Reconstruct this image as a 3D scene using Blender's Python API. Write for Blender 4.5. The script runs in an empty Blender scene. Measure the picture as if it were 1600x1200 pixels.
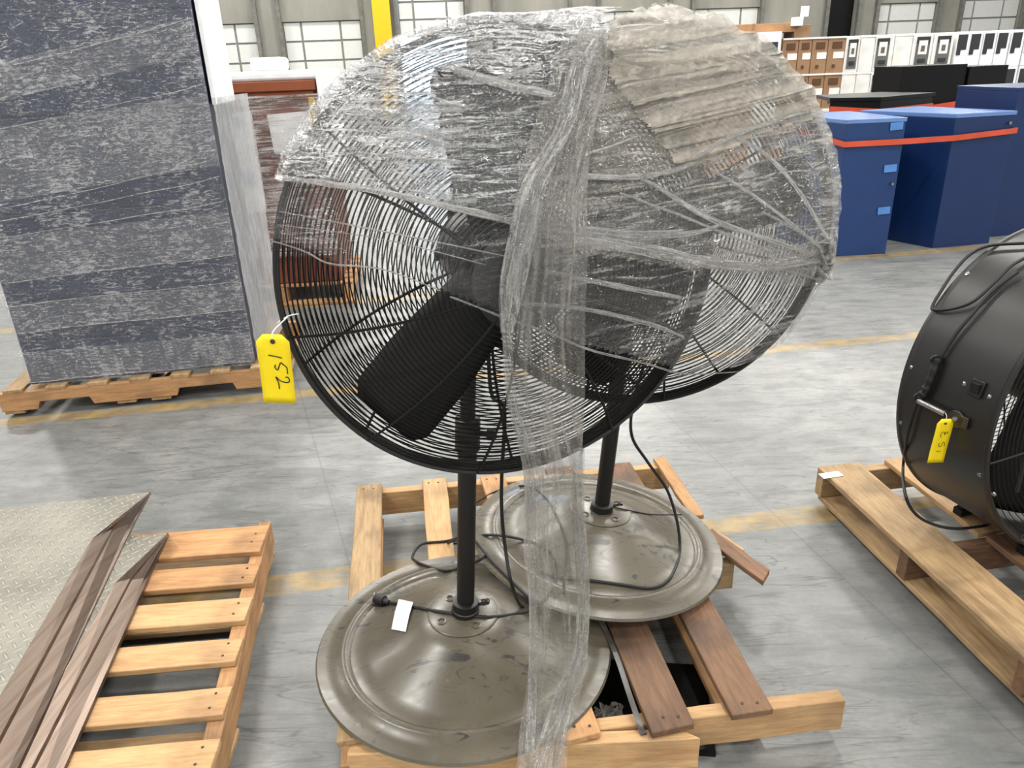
import bpy, bmesh, math, random
from mathutils import Vector, Matrix, noise
from mathutils.bvhtree import BVHTree
V = Vector
rnd = random.Random(7)
S = bpy.context.scene
COL = S.collection
# ------------------------------------------------------------------ camera
FPX, PITCH, ROLL, H = 1186.0, math.radians(23), math.radians(2.2), 1.5
fwd = V((0, math.cos(PITCH), -math.sin(PITCH)))
r0 = V((1, 0, 0)); u0 = r0.cross(fwd)
CR = r0 * math.cos(ROLL) - u0 * math.sin(ROLL)
CU = u0 * math.cos(ROLL) + r0 * math.sin(ROLL)
EYE = V((0, 0, H))
cam = bpy.data.cameras.new('camera'); cam.sensor_width = 36; cam.lens = 36 * FPX / 1600
cam.clip_start = .05; cam.clip_end = 200
camo = bpy.data.objects.new('camera', cam); COL.objects.link(camo); S.camera = camo
camo.matrix_world = Matrix(((CR.x, CU.x, -fwd.x, 0), (CR.y, CU.y, -fwd.y, 0), (CR.z, CU.z, -fwd.z, H), (0, 0, 0, 1)))
# ------------------------------------------------------------------ colour management, world, lights
S.view_settings.view_transform = 'Standard'; S.view_settings.look = 'None'
S.view_settings.gamma = 1; S.view_settings.use_curve_mapping = False
S.view_settings.exposure = 0.72
w = bpy.data.worlds.new('sky'); S.world = w; w.use_nodes = True
_t = w.node_tree; _bg = _t.nodes['Background']; _bg.inputs[0].default_value = (.93, .965, 1, 1)
_g = _t.nodes.new('ShaderNodeTexCoord'); _s = _t.nodes.new('ShaderNodeSeparateXYZ'); _t.links.new(_g.outputs['Generated'], _s.inputs[0])
_m = _t.nodes.new('ShaderNodeMapRange'); _m.inputs['From Min'].default_value = .72; _m.inputs['From Max'].default_value = .95      # brighter sky low in the north, beyond the dock doors
_m.inputs['To Min'].default_value = .58; _m.inputs['To Max'].default_value = 7.0; _t.links.new(_s.outputs[1], _m.inputs['Value']); _t.links.new(_m.outputs[0], _bg.inputs[1])
_c = _t.nodes.new('ShaderNodeMix'); _c.data_type = 'RGBA'; _c.inputs[6].default_value = (.93, .965, 1, 1); _c.inputs[7].default_value = (.50, .74, 1, 1)
_n = _t.nodes.new('ShaderNodeMapRange'); _n.inputs['From Min'].default_value = .8; _n.inputs['From Max'].default_value = .95; _t.links.new(_s.outputs[1], _n.inputs['Value']); _t.links.new(_n.outputs[0], _c.inputs[0]); _t.links.new(_c.outputs[2], _bg.inputs[0])
LIGHTS = [(x, y) for y in (-9, -3.5, 2, 7.5, 13, 18.5, 24) for x in (-9.5, -3.6, 2.3, 8.2, 14.1)]
for i, (x, y) in enumerate(LIGHTS):
    L = bpy.data.lights.new('high_bay_lamp', 'AREA'); L.shape = 'RECTANGLE'; L.size = 1.2; L.size_y = .5
    L.energy = 155 if y < 10 else 235; L.color = (1, .975, .93)
    o = bpy.data.objects.new('high_bay_lamp', L); COL.objects.link(o); o.location = (x, y, 7.45)

# ------------------------------------------------------------------ helpers
def ray(x, y):
    return (fwd * FPX + CR * (x - 800) - CU * (y - 600)).normalized()
def at(x, y, z):
    d = ray(x, y); return EYE + d * ((z - H) / d.z)
def aty(x, y, Y):
    d = ray(x, y); return EYE + d * (Y / d.y)
def proj(p):
    d = p - EYE; z = d.dot(fwd)
    return 800 + FPX * d.dot(CR) / z, 600 - FPX * d.dot(CU) / z

class MB:
    def __init__(s): s.v = []; s.f = []; s.uv = {}
    def add(s, vs, fs):
        n = len(s.v); s.v += [V(p) for p in vs]; s.f += [tuple(i + n for i in f) for f in fs]
    def box(s, a, b, M=None):
        (x0, y0, z0), (x1, y1, z1) = a, b
        vs = [V(p) for p in ((x0,y0,z0),(x1,y0,z0),(x1,y1,z0),(x0,y1,z0),(x0,y0,z1),(x1,y0,z1),(x1,y1,z1),(x0,y1,z1))]
        if M: vs = [M @ p for p in vs]
        s.add(vs, [(0,3,2,1),(4,5,6,7),(0,1,5,4),(1,2,6,5),(2,3,7,6),(3,0,4,7)])
    def prism(s, bottom, top):
        n = len(bottom); s.add(list(bottom) + list(top), [tuple(range(n))[::-1], tuple(range(n, 2*n))] + [(i, (i+1) % n, n + (i+1) % n, n + i) for i in range(n)])
    def tube(s, pts, r, n=6, closed=False, cap=True, flat=1.0, up=None):
        pts = [V(p) for p in pts]; m = len(pts); rings = []
        prev = None
        for i, p in enumerate(pts):
            if closed: t = pts[(i+1) % m] - pts[i-1]
            else: t = pts[min(i+1, m-1)] - pts[max(i-1, 0)]
            if t.length < 1e-9: t = V((0,0,1))
            t.normalize()
            if up is not None: a = up[i] if isinstance(up, list) else V(up)
            elif prev is not None: a = prev
            else: a = V((0,0,1)) if abs(t.z) < .9 else V((1,0,0))
            a = (a - t * a.dot(t));
            if a.length < 1e-6: a = V((1,0,0)) - t * t.x
            a.normalize(); prev = a; b = t.cross(a)
            rr = r[i] if isinstance(r, (list, tuple)) else r
            rings.append([p + a * (rr * flat * math.cos(k*2*math.pi/n)) + b * (rr * math.sin(k*2*math.pi/n)) for k in range(n)])
        vs = [q for R in rings for q in R]; fs = []
        for i in range(m if closed else m-1):
            j = (i+1) % m
            for k in range(n):
                k2 = (k+1) % n; fs.append((i*n+k, i*n+k2, j*n+k2, j*n+k))
        if cap and not closed:
            fs.append(tuple(range(n))[::-1]); fs.append(tuple((m-1)*n+k for k in range(n)))
        s.add(vs, fs)
    def lathe(s, prof, M=None, n=64, cap0=False, cap1=False):
        vs = []; m = len(prof)
        for r, z in prof:
            for k in range(n):
                a = 2*math.pi*k/n; p = V((r*math.cos(a), r*math.sin(a), z)); vs.append(M @ p if M else p)
        fs = [(i*n+k, i*n+(k+1) % n, (i+1)*n+(k+1) % n, (i+1)*n+k) for i in range(m-1) for k in range(n)]
        if cap0: fs.append(tuple(range(n))[::-1])
        if cap1: fs.append(tuple((m-1)*n+k for k in range(n)))
        s.add(vs, fs)
    def cyl(s, a, b, r, n=20, r2=None):
        s.tube([a, b], [r, r if r2 is None else r2], n=n)
    def build(s, name, mat, parent=None, smooth=True, bevel=0, M=None, solid=0):
        me = bpy.data.meshes.new(name)
        off = parent.get('_o') if parent is not None else None
        off = V(off) if off is not None else V((0,0,0))
        if M is None: vs = [v - off for v in s.v]
        else: vs = s.v
        me.from_pydata([tuple(v) for v in vs], [], s.f); me.update()
        if isinstance(mat, (list, tuple)):
            for q in mat: me.materials.append(q)
        else: me.materials.append(mat)
        o = bpy.data.objects.new(name, me); COL.objects.link(o)
        if M is not None:
            o.matrix_world = M if parent is None else Matrix.Translation(-off) @ M
        o['_o'] = list(off)
        if parent is not None: o.parent = parent
        if bevel:
            b = o.modifiers.new('bevel', 'BEVEL'); b.width = bevel; b.segments = 2; b.limit_method = 'ANGLE'
        if solid:
            b = o.modifiers.new('solid', 'SOLIDIFY'); b.thickness = solid; b.offset = 0
        if smooth:
            for p in me.polygons: p.use_smooth = True
            me.set_sharp_from_angle(angle=math.radians(38))
        return o

def tag(o, label=None, cat=None, group=None, kind=None):
    if label: o['label'] = label
    if cat: o['category'] = cat
    if group: o['group'] = group
    if kind: o['kind'] = kind
    return o
def thing(name, loc, label, cat, group=None):
    o = bpy.data.objects.new(name, None); COL.objects.link(o); o.location = loc; o.empty_display_size = .05
    o['_o'] = list(loc); tag(o, label, cat, group); return o
def struct(name, mb, mat, **k):
    o = mb.build(name, mat, smooth=False, **k); o['kind'] = 'structure'; return o
def smoothpath(pts, n=8, closed=False):
    pts = [V(p) for p in pts]; out = []; m = len(pts)
    for i in range(m if closed else m-1):
        if closed: a, b, c, d = pts[i-1], pts[i], pts[(i+1) % m], pts[(i+2) % m]
        else: a, b, c, d = pts[max(i-1,0)], pts[i], pts[i+1], pts[min(i+2,m-1)]
        for k in range(n):
            t = k/n; out.append(.5*((2*b)+(c-a)*t+(2*a-5*b+4*c-d)*t*t+(-a+3*b-3*c+d)*t*t*t))
    if not closed: out.append(pts[-1])
    return out

# ------------------------------------------------------------------ materials
def srgb(r, g=None, b=None):
    if g is None: g = b = r
    f = lambda c: (c/255/12.92) if c/255 <= .04045 else ((c/255+.055)/1.055)**2.4
    k = 1 if min(r, g, b) >= 220 else .66          # swatches were read off a bright exposure; only the whites stay as read
    return (f(r)*k, f(g)*k, f(b)*k, 1)
class NT:
    def __init__(s, name):
        s.m = bpy.data.materials.new(name); s.m.use_nodes = True; s.t = s.m.node_tree
        s.p = s.t.nodes['Principled BSDF']; s.out = s.t.nodes['Material Output']
    def n(s, typ, **k):
        o = s.t.nodes.new(typ)
        for a, b in k.items():
            if a[0] == 'i' and a[1:].isdigit(): s.set(o.inputs[int(a[1:])], b)
            elif a in o.inputs: s.set(o.inputs[a], b)
            else: setattr(o, a, b)
        return o
    def set(s, inp, v):
        if isinstance(v, bpy.types.NodeSocket): s.t.links.new(v, inp)
        elif isinstance(v, bpy.types.Node): s.t.links.new(v.outputs[0], inp)
        else: inp.default_value = v
    def coord(s, which='Object', scale=(1,1,1), rot=(0,0,0), loc=(0,0,0)):
        c = s.n('ShaderNodeTexCoord'); m = s.n('ShaderNodeMapping'); s.set(m.inputs[0], c.outputs[which])
        m.inputs['Scale'].default_value = scale; m.inputs['Rotation'].default_value = rot; m.inputs['Location'].default_value = loc
        return m.outputs[0]
    def noise(s, vec, scale=5, detail=4, rough=.55, dist=0):
        o = s.n('ShaderNodeTexNoise'); s.set(o.inputs['Vector'], vec); o.inputs['Scale'].default_value = scale
        o.inputs['Detail'].default_value = detail; o.inputs['Roughness'].default_value = rough; o.inputs['Distortion'].default_value = dist
        return o.outputs[0]
    def ramp(s, fac, stops, interp='LINEAR'):
        o = s.n('ShaderNodeValToRGB'); s.set(o.inputs[0], fac); e = o.color_ramp.elements; o.color_ramp.interpolation = interp
        while len(e) < len(stops): e.new(.5)
        for q, (p, c) in zip(e, stops):
            q.position = p; q.color = c if isinstance(c, tuple) else (c, c, c, 1)
        return o.outputs[0]
    def math(s, op, a, b=None, c=None, clamp=False):
        o = s.n('ShaderNodeMath'); o.operation = op; o.use_clamp = clamp; s.set(o.inputs[0], a)
        if b is not None: s.set(o.inputs[1], b)
        if c is not None: s.set(o.inputs[2], c)
        return o.outputs[0]
    def mix(s, fac, a, b, typ='MIX'):
        o = s.n('ShaderNodeMix'); o.data_type = 'RGBA'; o.blend_type = typ; s.set(o.inputs[0], fac); s.set(o.inputs[6], a); s.set(o.inputs[7], b)
        return o.outputs[2]
    def bump(s, h, strength=.3, dist=.01, normal=None):
        o = s.n('ShaderNodeBump'); s.set(o.inputs['Height'], h); o.inputs['Strength'].default_value = strength; o.inputs['Distance'].default_value = dist
        if normal is not None: s.set(o.inputs['Normal'], normal)
        return o.outputs[0]
    def P(s, **k):
        for a, b in k.items(): s.set(s.p.inputs[a.replace('_', ' ')], b)
        return s.m
def plain(name, col, rough=.5, metal=0, spec=.5, var=.08, bscale=40, bstr=.02):
    t = NT(name); c = t.coord(); n = t.noise(c, 9, 5)
    d = tuple(x*(1-var*2) for x in col[:3]) + (1,); l = tuple(min(1, x*(1+var)) for x in col[:3]) + (1,)
    t.P(Base_Color=t.ramp(n, [(.3, d), (.7, l)]), Roughness=rough, Metallic=metal)
    t.p.inputs['Specular IOR Level'].default_value = spec
    if bstr: t.P(Normal=t.bump(t.noise(c, bscale, 3), bstr*5, .002))
    return t.m
def wood(name, c1, c2, dark=.5, dirt=.25):
    t = NT(name); c = t.coord(scale=(1.0, 9, 9)); oi = t.n('ShaderNodeObjectInfo')
    sh = t.n('ShaderNodeVectorMath'); sh.operation = 'ADD'; t.set(sh.inputs[0], c)
    cx = t.n('ShaderNodeCombineXYZ'); r = t.math('MULTIPLY', oi.outputs['Random'], 37.0); t.set(cx.inputs[0], r); t.set(cx.inputs[1], r)
    t.set(sh.inputs[1], cx)
    g = t.noise(sh.outputs[0], 3.2, 6, .6, 1.2); fine = t.noise(sh.outputs[0], 14, 4, .7, .3)
    col = t.ramp(g, [(.28, c2), (.5, c1), (.62, tuple(min(1, x*1.12) for x in c1[:3])+(1,)), (.75, c2)])
    col = t.mix(t.math('MULTIPLY', t.ramp(fine, [(.35, 1.), (.6, 0.)]), .35), col, tuple(x*.55 for x in c2[:3])+(1,))
    big = t.noise(t.coord(scale=(1,1,1)), 5, 3); 
    vary = t.math('MULTIPLY_ADD', oi.outputs['Random'], .3, .78)
    cc = t.n('ShaderNodeHueSaturation'); t.set(cc.inputs['Color'], col); t.set(cc.inputs['Value'], vary); cc.inputs['Saturation'].default_value = 1
    # knots and grime
    vo = t.n('ShaderNodeTexVoronoi'); t.set(vo.inputs['Vector'], t.coord(scale=(1, 2.0, 2.0))); vo.inputs['Scale'].default_value = 5
    kn = t.ramp(vo.outputs['Distance'], [(.02, 1.), (.09, 0.)])
    col = t.mix(t.math('MULTIPLY', kn, .7), cc.outputs[0], tuple(x*.35 for x in c2[:3])+(1,))
    gr = t.ramp(big, [(.5, 0.), (.72, 1.)])
    col = t.mix(t.math('MULTIPLY', gr, dirt), col, srgb(70, 58, 48))
    t.P(Base_Color=col, Roughness=.7, Normal=t.bump(fine, .35, .004))
    return t.m
M = {}
M['wood'] = wood('pallet_pine', srgb(222, 170, 116), srgb(194, 136, 86), dirt=.45)
M['wood_new'] = wood('fresh_pine', srgb(232, 188, 134), srgb(212, 158, 104), dirt=.3)
M['wood_dark'] = wood('worn_pine', srgb(150, 112, 82), srgb(116, 82, 60), dirt=.7)
M['wood_pale'] = wood('weathered_pine', srgb(206, 172, 126), srgb(170, 132, 90), dirt=.5)
M['black'] = plain('black_powder_coat', srgb(22, 21, 20), .42, 0, .5)
M['wire'] = plain('black_wire', srgb(14, 13, 12), .45, 0, .35)
M['blade'] = plain('black_blade', srgb(20, 17, 16), .6, 0, .25)
M['drum'] = plain('charcoal_steel', srgb(38, 36, 34), .38, .0, .55, .06)
M['rubber'] = plain('black_rubber', srgb(30, 29, 31), .5, 0, .4)
M['chrome'] = plain('bright_steel', srgb(205, 205, 205), .22, 1, .5, .03)
M['dullsteel'] = plain('dull_steel', srgb(120, 116, 108), .4, 1, .5, .1)
M['nail'] = plain('rusty_nail', srgb(84, 66, 54), .6, .3)
M['paper'] = plain('white_paper', srgb(235, 235, 235), .7)
M['ink'] = plain('black_ink', srgb(28, 26, 20), .7)
M['navy'] = plain('navy_paint', srgb(22, 62, 120), .4, 0, .5, .05)
M['navy_dark'] = plain('dark_blue_paint', srgb(8, 46, 100), .4, 0, .5, .05)
M['navy_grey'] = plain('slate_navy_paint', srgb(40, 52, 82), .4, 0, .5, .08)
M['blueborder'] = plain('blue_masking_tape', srgb(92, 156, 232), .6)
M['orange'] = plain('orange_strap', srgb(238, 92, 56), .45)
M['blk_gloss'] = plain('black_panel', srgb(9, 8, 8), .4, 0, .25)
M['white'] = plain('white_paint', srgb(232, 232, 228), .5)
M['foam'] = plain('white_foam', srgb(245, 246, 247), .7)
M['carton_white'] = plain('white_carton', srgb(236, 233, 228), .6)
M['tapewhite'] = plain('white_label', srgb(240, 236, 230), .6)
M['carton'] = plain('brown_carton', srgb(192, 152, 116), .75, 0, .3, .08)
M['carton_orange'] = plain('orange_carton', srgb(220, 168, 122), .75, 0, .3, .08)
M['print'] = plain('brown_print', srgb(112, 78, 50), .8)
M['picture'] = plain('grey_print', srgb(120, 120, 116), .6)
M['picture_dark'] = plain('dark_print', srgb(52, 54, 58), .5)
M['mahogany'] = plain('reddish_brown_wood', srgb(138, 78, 58), .5, 0, .4, .2)
M['yellow'] = plain('yellow_paint', srgb(240, 200, 0), .5, 0, .4, .03)
M['strapblack'] = plain('grey_plastic_strap', srgb(78, 74, 70), .35)
def tagmat():
    t = NT('yellow_card'); n = t.noise(t.coord(), 30, 3)
    t.P(Base_Color=t.ramp(n, [(.3, (.86, .62, .002, 1)), (.7, (.90, .70, .004, 1))]), Roughness=.55); return t.m
M['tag'] = tagmat()
def basemat():
    t = NT('taupe_enamel'); c = t.coord()
    n = t.noise(c, 6, 5); col = t.ramp(n, [(.35, srgb(94, 87, 73)), (.7, srgb(110, 103, 88))])
    warp = t.noise(c, 3, 2)
    sc = t.noise(t.coord(scale=(1, 2.2, 1), rot=(0, 0, .6)), 9, 6, .65, 1.5)
    m1 = t.ramp(sc, [(.58, 0.), (.615, 1.)]); m2 = t.ramp(t.noise(c, 3.4, 2), [(.48, 0.), (.54, 1.)])
    col = t.mix(t.math('MULTIPLY', t.math('MULTIPLY', m1, m2), .85), col, srgb(44, 42, 42))
    sp = t.ramp(t.noise(c, 60, 2), [(.72, 0.), (.78, 1.)]); col = t.mix(t.math('MULTIPLY', sp, .5), col, srgb(160, 154, 142))
    t.P(Base_Color=col, Roughness=t.ramp(sc, [(.3, .23), (.7, .36)]), Normal=t.bump(t.noise(c, 25, 3), .06, .003)); return t.m
M['base'] = basemat()
def diamond():
    t = NT('diamond_plate'); c = t.coord(scale=(1,1,1))
    sep = t.n('ShaderNodeSeparateXYZ'); t.set(sep.inputs[0], c); X, Y = sep.outputs[0], sep.outputs[1]
    P_ = .035
    def lug(ox, oy, ang):
        fx = t.math('SUBTRACT', t.math('FRACT', t.math('ADD', t.math('DIVIDE', X, P_), ox)), .5)
        fy = t.math('SUBTRACT', t.math('FRACT', t.math('ADD', t.math('DIVIDE', Y, P_), oy)), .5)
        ca, sa = math.cos(ang), math.sin(ang)
        u = t.math('ADD', t.math('MULTIPLY', fx, ca), t.math('MULTIPLY', fy, sa)); v = t.math('SUBTRACT', t.math('MULTIPLY', fy, ca), t.math('MULTIPLY', fx, sa))
        d = t.math('ADD', t.math('POWER', t.math('ABSOLUTE', t.math('DIVIDE', u, .42)), 2.0), t.math('POWER', t.math('ABSOLUTE', t.math('DIVIDE', v, .12)), 2.0))
        return t.math('SUBTRACT', 1, d, clamp=True)
    h = t.math('MAXIMUM', lug(0, 0, .785), lug(.5, .5, -.785))
    n = t.noise(t.coord(), 4, 5)
    col = t.mix(t.ramp(h, [(0, 0.), (.5, .5)]), t.ramp(n, [(.3, srgb(140, 136, 126)), (.7, srgb(182, 177, 164))]), srgb(219, 214, 202))
    t.P(Base_Color=col, Roughness=.5, Metallic=.45, Normal=t.bump(h, .8, .004)); return t.m
M['diamond'] = diamond()
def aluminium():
    t = NT('wood_reflection_aluminium'); n = t.noise(t.coord(scale=(40, 1, 1), rot=(0,0,.15)), 3, 4)
    t.P(Base_Color=t.ramp(n, [(.3, srgb(118, 100, 88)), (.7, srgb(150, 134, 122))]), Roughness=.33, Metallic=.85, Normal=t.bump(n, .05, .002)); return t.m  # brown in the metal colour paints the pallet wood mirrored in the lips
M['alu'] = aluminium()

def line(t, X, Y, nx, ny, c, wd, soft=.004):
    d = t.math('ABSOLUTE', t.math('SUBTRACT', t.math('ADD', t.math('MULTIPLY', X, nx), t.math('MULTIPLY', Y, ny)), c))
    return t.math('SUBTRACT', 1.0, t.math('DIVIDE', t.math('SUBTRACT', d, wd/2 - soft, clamp=False), 2*soft, clamp=True), clamp=True)
def floormat():
    t = NT('polished_concrete'); c = t.coord('Object'); sep = t.n('ShaderNodeSeparateXYZ'); t.set(sep.inputs[0], c); X, Y = sep.outputs[0], sep.outputs[1]
    big = t.noise(c, .9, 6, .6); mid = t.noise(c, 7, 6, .65); fine = t.noise(c, 60, 3, .6)
    col = t.ramp(big, [(.3, srgb(126, 128, 127)), (.5, srgb(152, 153, 150)), (.7, srgb(174, 173, 167))])
    st = t.noise(t.coord(scale=(1, 3.5, 1), rot=(0, 0, .15)), 4.5, 6, .7, .6); col = t.mix(t.ramp(st, [(.36, .6), (.56, 0.)]), col, srgb(104, 106, 106)); col = t.mix(t.ramp(mid, [(.35, .45), (.6, 0.)]), col, srgb(116, 118, 118))
    col = t.mix(t.math('MULTIPLY', t.ramp(fine, [(.4, 1.), (.6, 0.)]), .12), col, srgb(98, 98, 98))
    # scratches: two stretched noises thresholded thin
    for rot, sc, a in ((.16, 1.4, .6), (.95, 1.1, .5), (-.5, .9, .45), (.3, 2.6, .4)):
        s_ = t.noise(t.coord(scale=(1, 9, 1), rot=(0, 0, rot)), sc, 3, .5, .8)
        k = t.math('ABSOLUTE', t.math('SUBTRACT', s_, .5)); k = t.ramp(k, [(.0, 1.), (.009, 0.)])
        msk = t.ramp(t.noise(t.coord(loc=(rot*9, 0, 0)), 1.6, 4), [(.44, 0.), (.56, 1.)])
        col = t.mix(t.math('MULTIPLY', t.math('MULTIPLY', k, msk), a), col, srgb(70, 70, 72))
    # worn yellow aisle lines
    wear = t.noise(t.coord(scale=(1.5, 4, 1)), 5, 6, .7); wm = t.ramp(wear, [(.36, .15), (.6, .95)])
    tcol = t.ramp(t.noise(c, 12, 5), [(.3, srgb(150, 124, 70)), (.55, srgb(196, 160, 84)), (.75, srgb(206, 180, 120))])
    yy = None
    for (ax, ay), (bx, by), wd in (((-.81, 1.97), (1.09, 2.27), .105), ((-2.43, 3.30), (2.28, 4.01), .095), ((2.52, 5.75), (4.19, 6.04), .11)):
        dx, dy = bx-ax, by-ay; l = math.hypot(dx, dy); nx, ny = -dy/l, dx/l
        k = line(t, X, Y, nx, ny, nx*ax+ny*ay, wd); yy = k if yy is None else t.math('MAXIMUM', yy, k)
    yy = t.math('MULTIPLY', yy, wm); col = t.mix(t.math('MULTIPLY', yy, .88), col, tcol)
    # saw-cut joints and floor seams
    jj = None
    for nx, ny, cc in ((.943, .333, .165), (-.152, .988, 2.92), (.97, .243, 1.43), (.985, -.17, -2.6), (.95, .31, 3.3), (-.152, .988, 5.1)):
        k = line(t, X, Y, nx, ny, cc, .006, .002); jj = k if jj is None else t.math('MAXIMUM', jj, k)
    col = t.mix(t.math('MULTIPLY', jj, .35), col, srgb(84, 84, 84))
    ro = t.ramp(mid, [(.3, .46), (.7, .33)])
    t.P(Base_Color=col, Roughness=ro, Normal=t.bump(t.noise(t.coord(scale=(1, 3, 1), rot=(0,0,.15)), 9, 5), .10, .006)); t.p.inputs['Specular IOR Level'].default_value = .55
    return t.m
M['floor'] = floormat()
def concretewall():
    t = NT('grey_concrete_wall'); c = t.coord(scale=(1, 1, .35)); n = t.noise(c, .8, 6, .6)
    col = t.ramp(n, [(.3, srgb(134, 133, 126)), (.5, srgb(160, 158, 148)), (.7, srgb(176, 172, 158))])
    t.P(Base_Color=col, Roughness=.85); return t.m
M['wall'] = concretewall()
M['wall_dark'] = plain('dark_trim_concrete', srgb(132, 131, 124), .85, 0, .3, .15)  # darker concrete of the trim strips beside the door bays

def film(name, white=.3, lo=.42, hi=.62, base=.1, tint=(.86, .86, .84), scale=(3, 26), rot=0.0, nscale=3., gloss=.16, rough=.14, bstr=.9, dist=1.0, fine=1.0, maxf=.85, spark=.6, trans=.35, folds=False):
    """clear stretch wrap: see-through, with denser creased streaks that also paint glints and a glossy skin"""
    t = NT(name); uv = t.coord('UV', scale=(scale[0], scale[1], 1), rot=(0, 0, rot))
    uv1 = t.coord('UV')
    n1 = t.noise(uv, nscale, 6, .62, dist); n2 = t.noise(uv1, 75*fine, 4, .65, 2.0); n3 = t.noise(uv1, 4, 3)
    mixn = t.math('ADD', t.math('MULTIPLY', n1, .72), t.math('MULTIPLY', n2, .28))
    h = t.math('ADD', mixn, t.math('MULTIPLY', t.math('SUBTRACT', n3, .5), .35))
    if folds: n1 = t.noise(uv, nscale, 2, .5, dist); h = n1; bdist = .07
    else: bdist = .02
    fac = t.math('MULTIPLY', t.ramp(h, [(lo, 0.), (hi, 1.)]), white); fac = t.math('ADD', fac, base)  # white streak opacity: part crease density, part painted glint
    fac = t.math('MINIMUM', fac, maxf)
    t.P(Base_Color=tint + (1,), Roughness=rough)
    bmp = t.bump(t.math('ADD', n1, t.math('MULTIPLY', n2, .12 if folds else .5)), bstr, bdist)
    t.P(Normal=bmp); t.p.inputs['Specular IOR Level'].default_value = .8
    tr = t.n('ShaderNodeBsdfTransparent'); m1 = t.n('ShaderNodeMixShader'); t.set(m1.inputs[0], fac); t.set(m1.inputs[1], tr.outputs[0]); 
    tl = t.n('ShaderNodeBsdfTranslucent'); tl.inputs[0].default_value = tint + (1,); mt = t.n('ShaderNodeMixShader'); mt.inputs[0].default_value = trans; t.set(mt.inputs[1], t.p.outputs[0]); t.set(mt.inputs[2], tl.outputs[0]); t.set(m1.inputs[2], mt.outputs[0])
    gl = t.n('ShaderNodeBsdfGlossy'); gl.inputs['Roughness'].default_value = rough
    n4 = t.noise(t.coord('UV', scale=(scale[0]*.35+.6, scale[1]*.12+1.2, 1), rot=(0, 0, rot)), 34*fine, 3, .6, 2.5)
    t.set(gl.inputs['Normal'], t.bump(n4, 1.0, .05, bmp))
    sp = t.ramp(n4, [(.50, 0.), (.60, 1.)])
    g = t.math('ADD', t.math('MULTIPLY', t.ramp(h, [(lo-.1, .35), (hi, 1.)]), gloss), t.math('MULTIPLY', sp, gloss*spark*2), clamp=True)
    m2 = t.n('ShaderNodeMixShader'); t.set(m2.inputs[0], g); t.set(m2.inputs[1], m1.outputs[0]); t.set(m2.inputs[2], gl.outputs[0])
    t.set(t.out.inputs[0], m2.outputs[0]); return t.m
M['film_thin'] = film('clear_stretch_wrap', .38, .5, .6, .08, scale=(2.2, 22), rot=-.12, gloss=.12)
M['film_light'] = film('sheer_stretch_wrap', .5, .56, .66, .04, scale=(1.6, 30), rot=-.15, gloss=.08)
M['film_glint'] = film('crinkled_stretch_wrap', 1.0, .48, .585, .04, tint=(.97, .98, .98), scale=(3, 22), rot=-.3, nscale=4.5, gloss=.34, rough=.16, bstr=1., dist=1.6, fine=1.2, maxf=.92, spark=.9)
M['film_taupe'] = film('layered_stretch_wrap', .50, .42, .58, .46, tint=(.52, .47, .39), scale=(.5, 14), rot=.0, nscale=3.0, gloss=.10, rough=.25, bstr=1., dist=.5, maxf=.97, spark=.15, folds=True)
M['film_right'] = film('creased_stretch_wrap', .6, .50, .62, .07, tint=(.64, .60, .53), scale=(1.5, 20), rot=-.22, nscale=3.2, gloss=.22, rough=.14, dist=1.4)
M['film_spark'] = film('taut_stretch_wrap', .95, .53, .63, .03, tint=(.95, .96, .96), scale=(2.2, 24), rot=-.28, nscale=5, gloss=.22, rough=.16, dist=1.2, fine=1.2, maxf=.9, spark=.9)
M['film_mid'] = film('doubled_stretch_wrap', .5, .44, .6, .30, tint=(.46, .42, .36), scale=(1.2, 18), rot=-.5, nscale=3.0, gloss=.14, rough=.2, dist=.8, spark=.5)
M['film_band'] = film('hanging_stretch_wrap', .55, .44, .64, .20, tint=(.60, .565, .51), scale=(22, 1.2), rot=.0, nscale=2.5, gloss=.16, rough=.16, dist=.8)
M['film_rope'] = film('bunched_stretch_wrap', .7, .45, .6, .14, tint=(.96, .94, .89), scale=(40, 4), nscale=3, gloss=.3, rough=.16)
M['film_cab'] = film('cabinet_stretch_wrap', .75, .50, .68, .07, tint=(.84, .85, .87), scale=(4, 14), rot=.14, nscale=6, gloss=.10, rough=.2, dist=1.2, fine=1.1, maxf=.7, spark=.8)
M['film_haze'] = film('hazy_stretch_wrap', .3, .4, .6, .55, tint=(.80, .81, .83), scale=(14, 2), nscale=2.5, gloss=.1, rough=.25)
M['film_stack'] = film('pallet_stretch_wrap', .75, .47, .60, .10, tint=(.9, .86, .83), scale=(1.5, 30), rot=.06, nscale=3, gloss=.12, rough=.2)

# ------------------------------------------------------------------ setting: floor, dock wall, ceiling
mb = MB(); mb.box((-26, -14, -.12), (34, 46, 0)); struct('floor', mb, M['floor'])
mb = MB(); mb.box((-26, -14, 8.0), (34, 31, 8.15)); struct('ceiling', mb, M['white'])
for i, (x, y) in enumerate(LIGHTS):
    mb = MB(); mb.box((x-.66, y-.3, 7.52), (x+.66, y+.3, 7.62)); mb.cyl((x, y, 7.62), (x, y, 8.0), .02, 8)
    tag(mb.build('ceiling_light', M['white'], smooth=False), 'white rectangular high bay light hanging from the warehouse ceiling', 'ceiling light', 'high bay ceiling lights')

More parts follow.
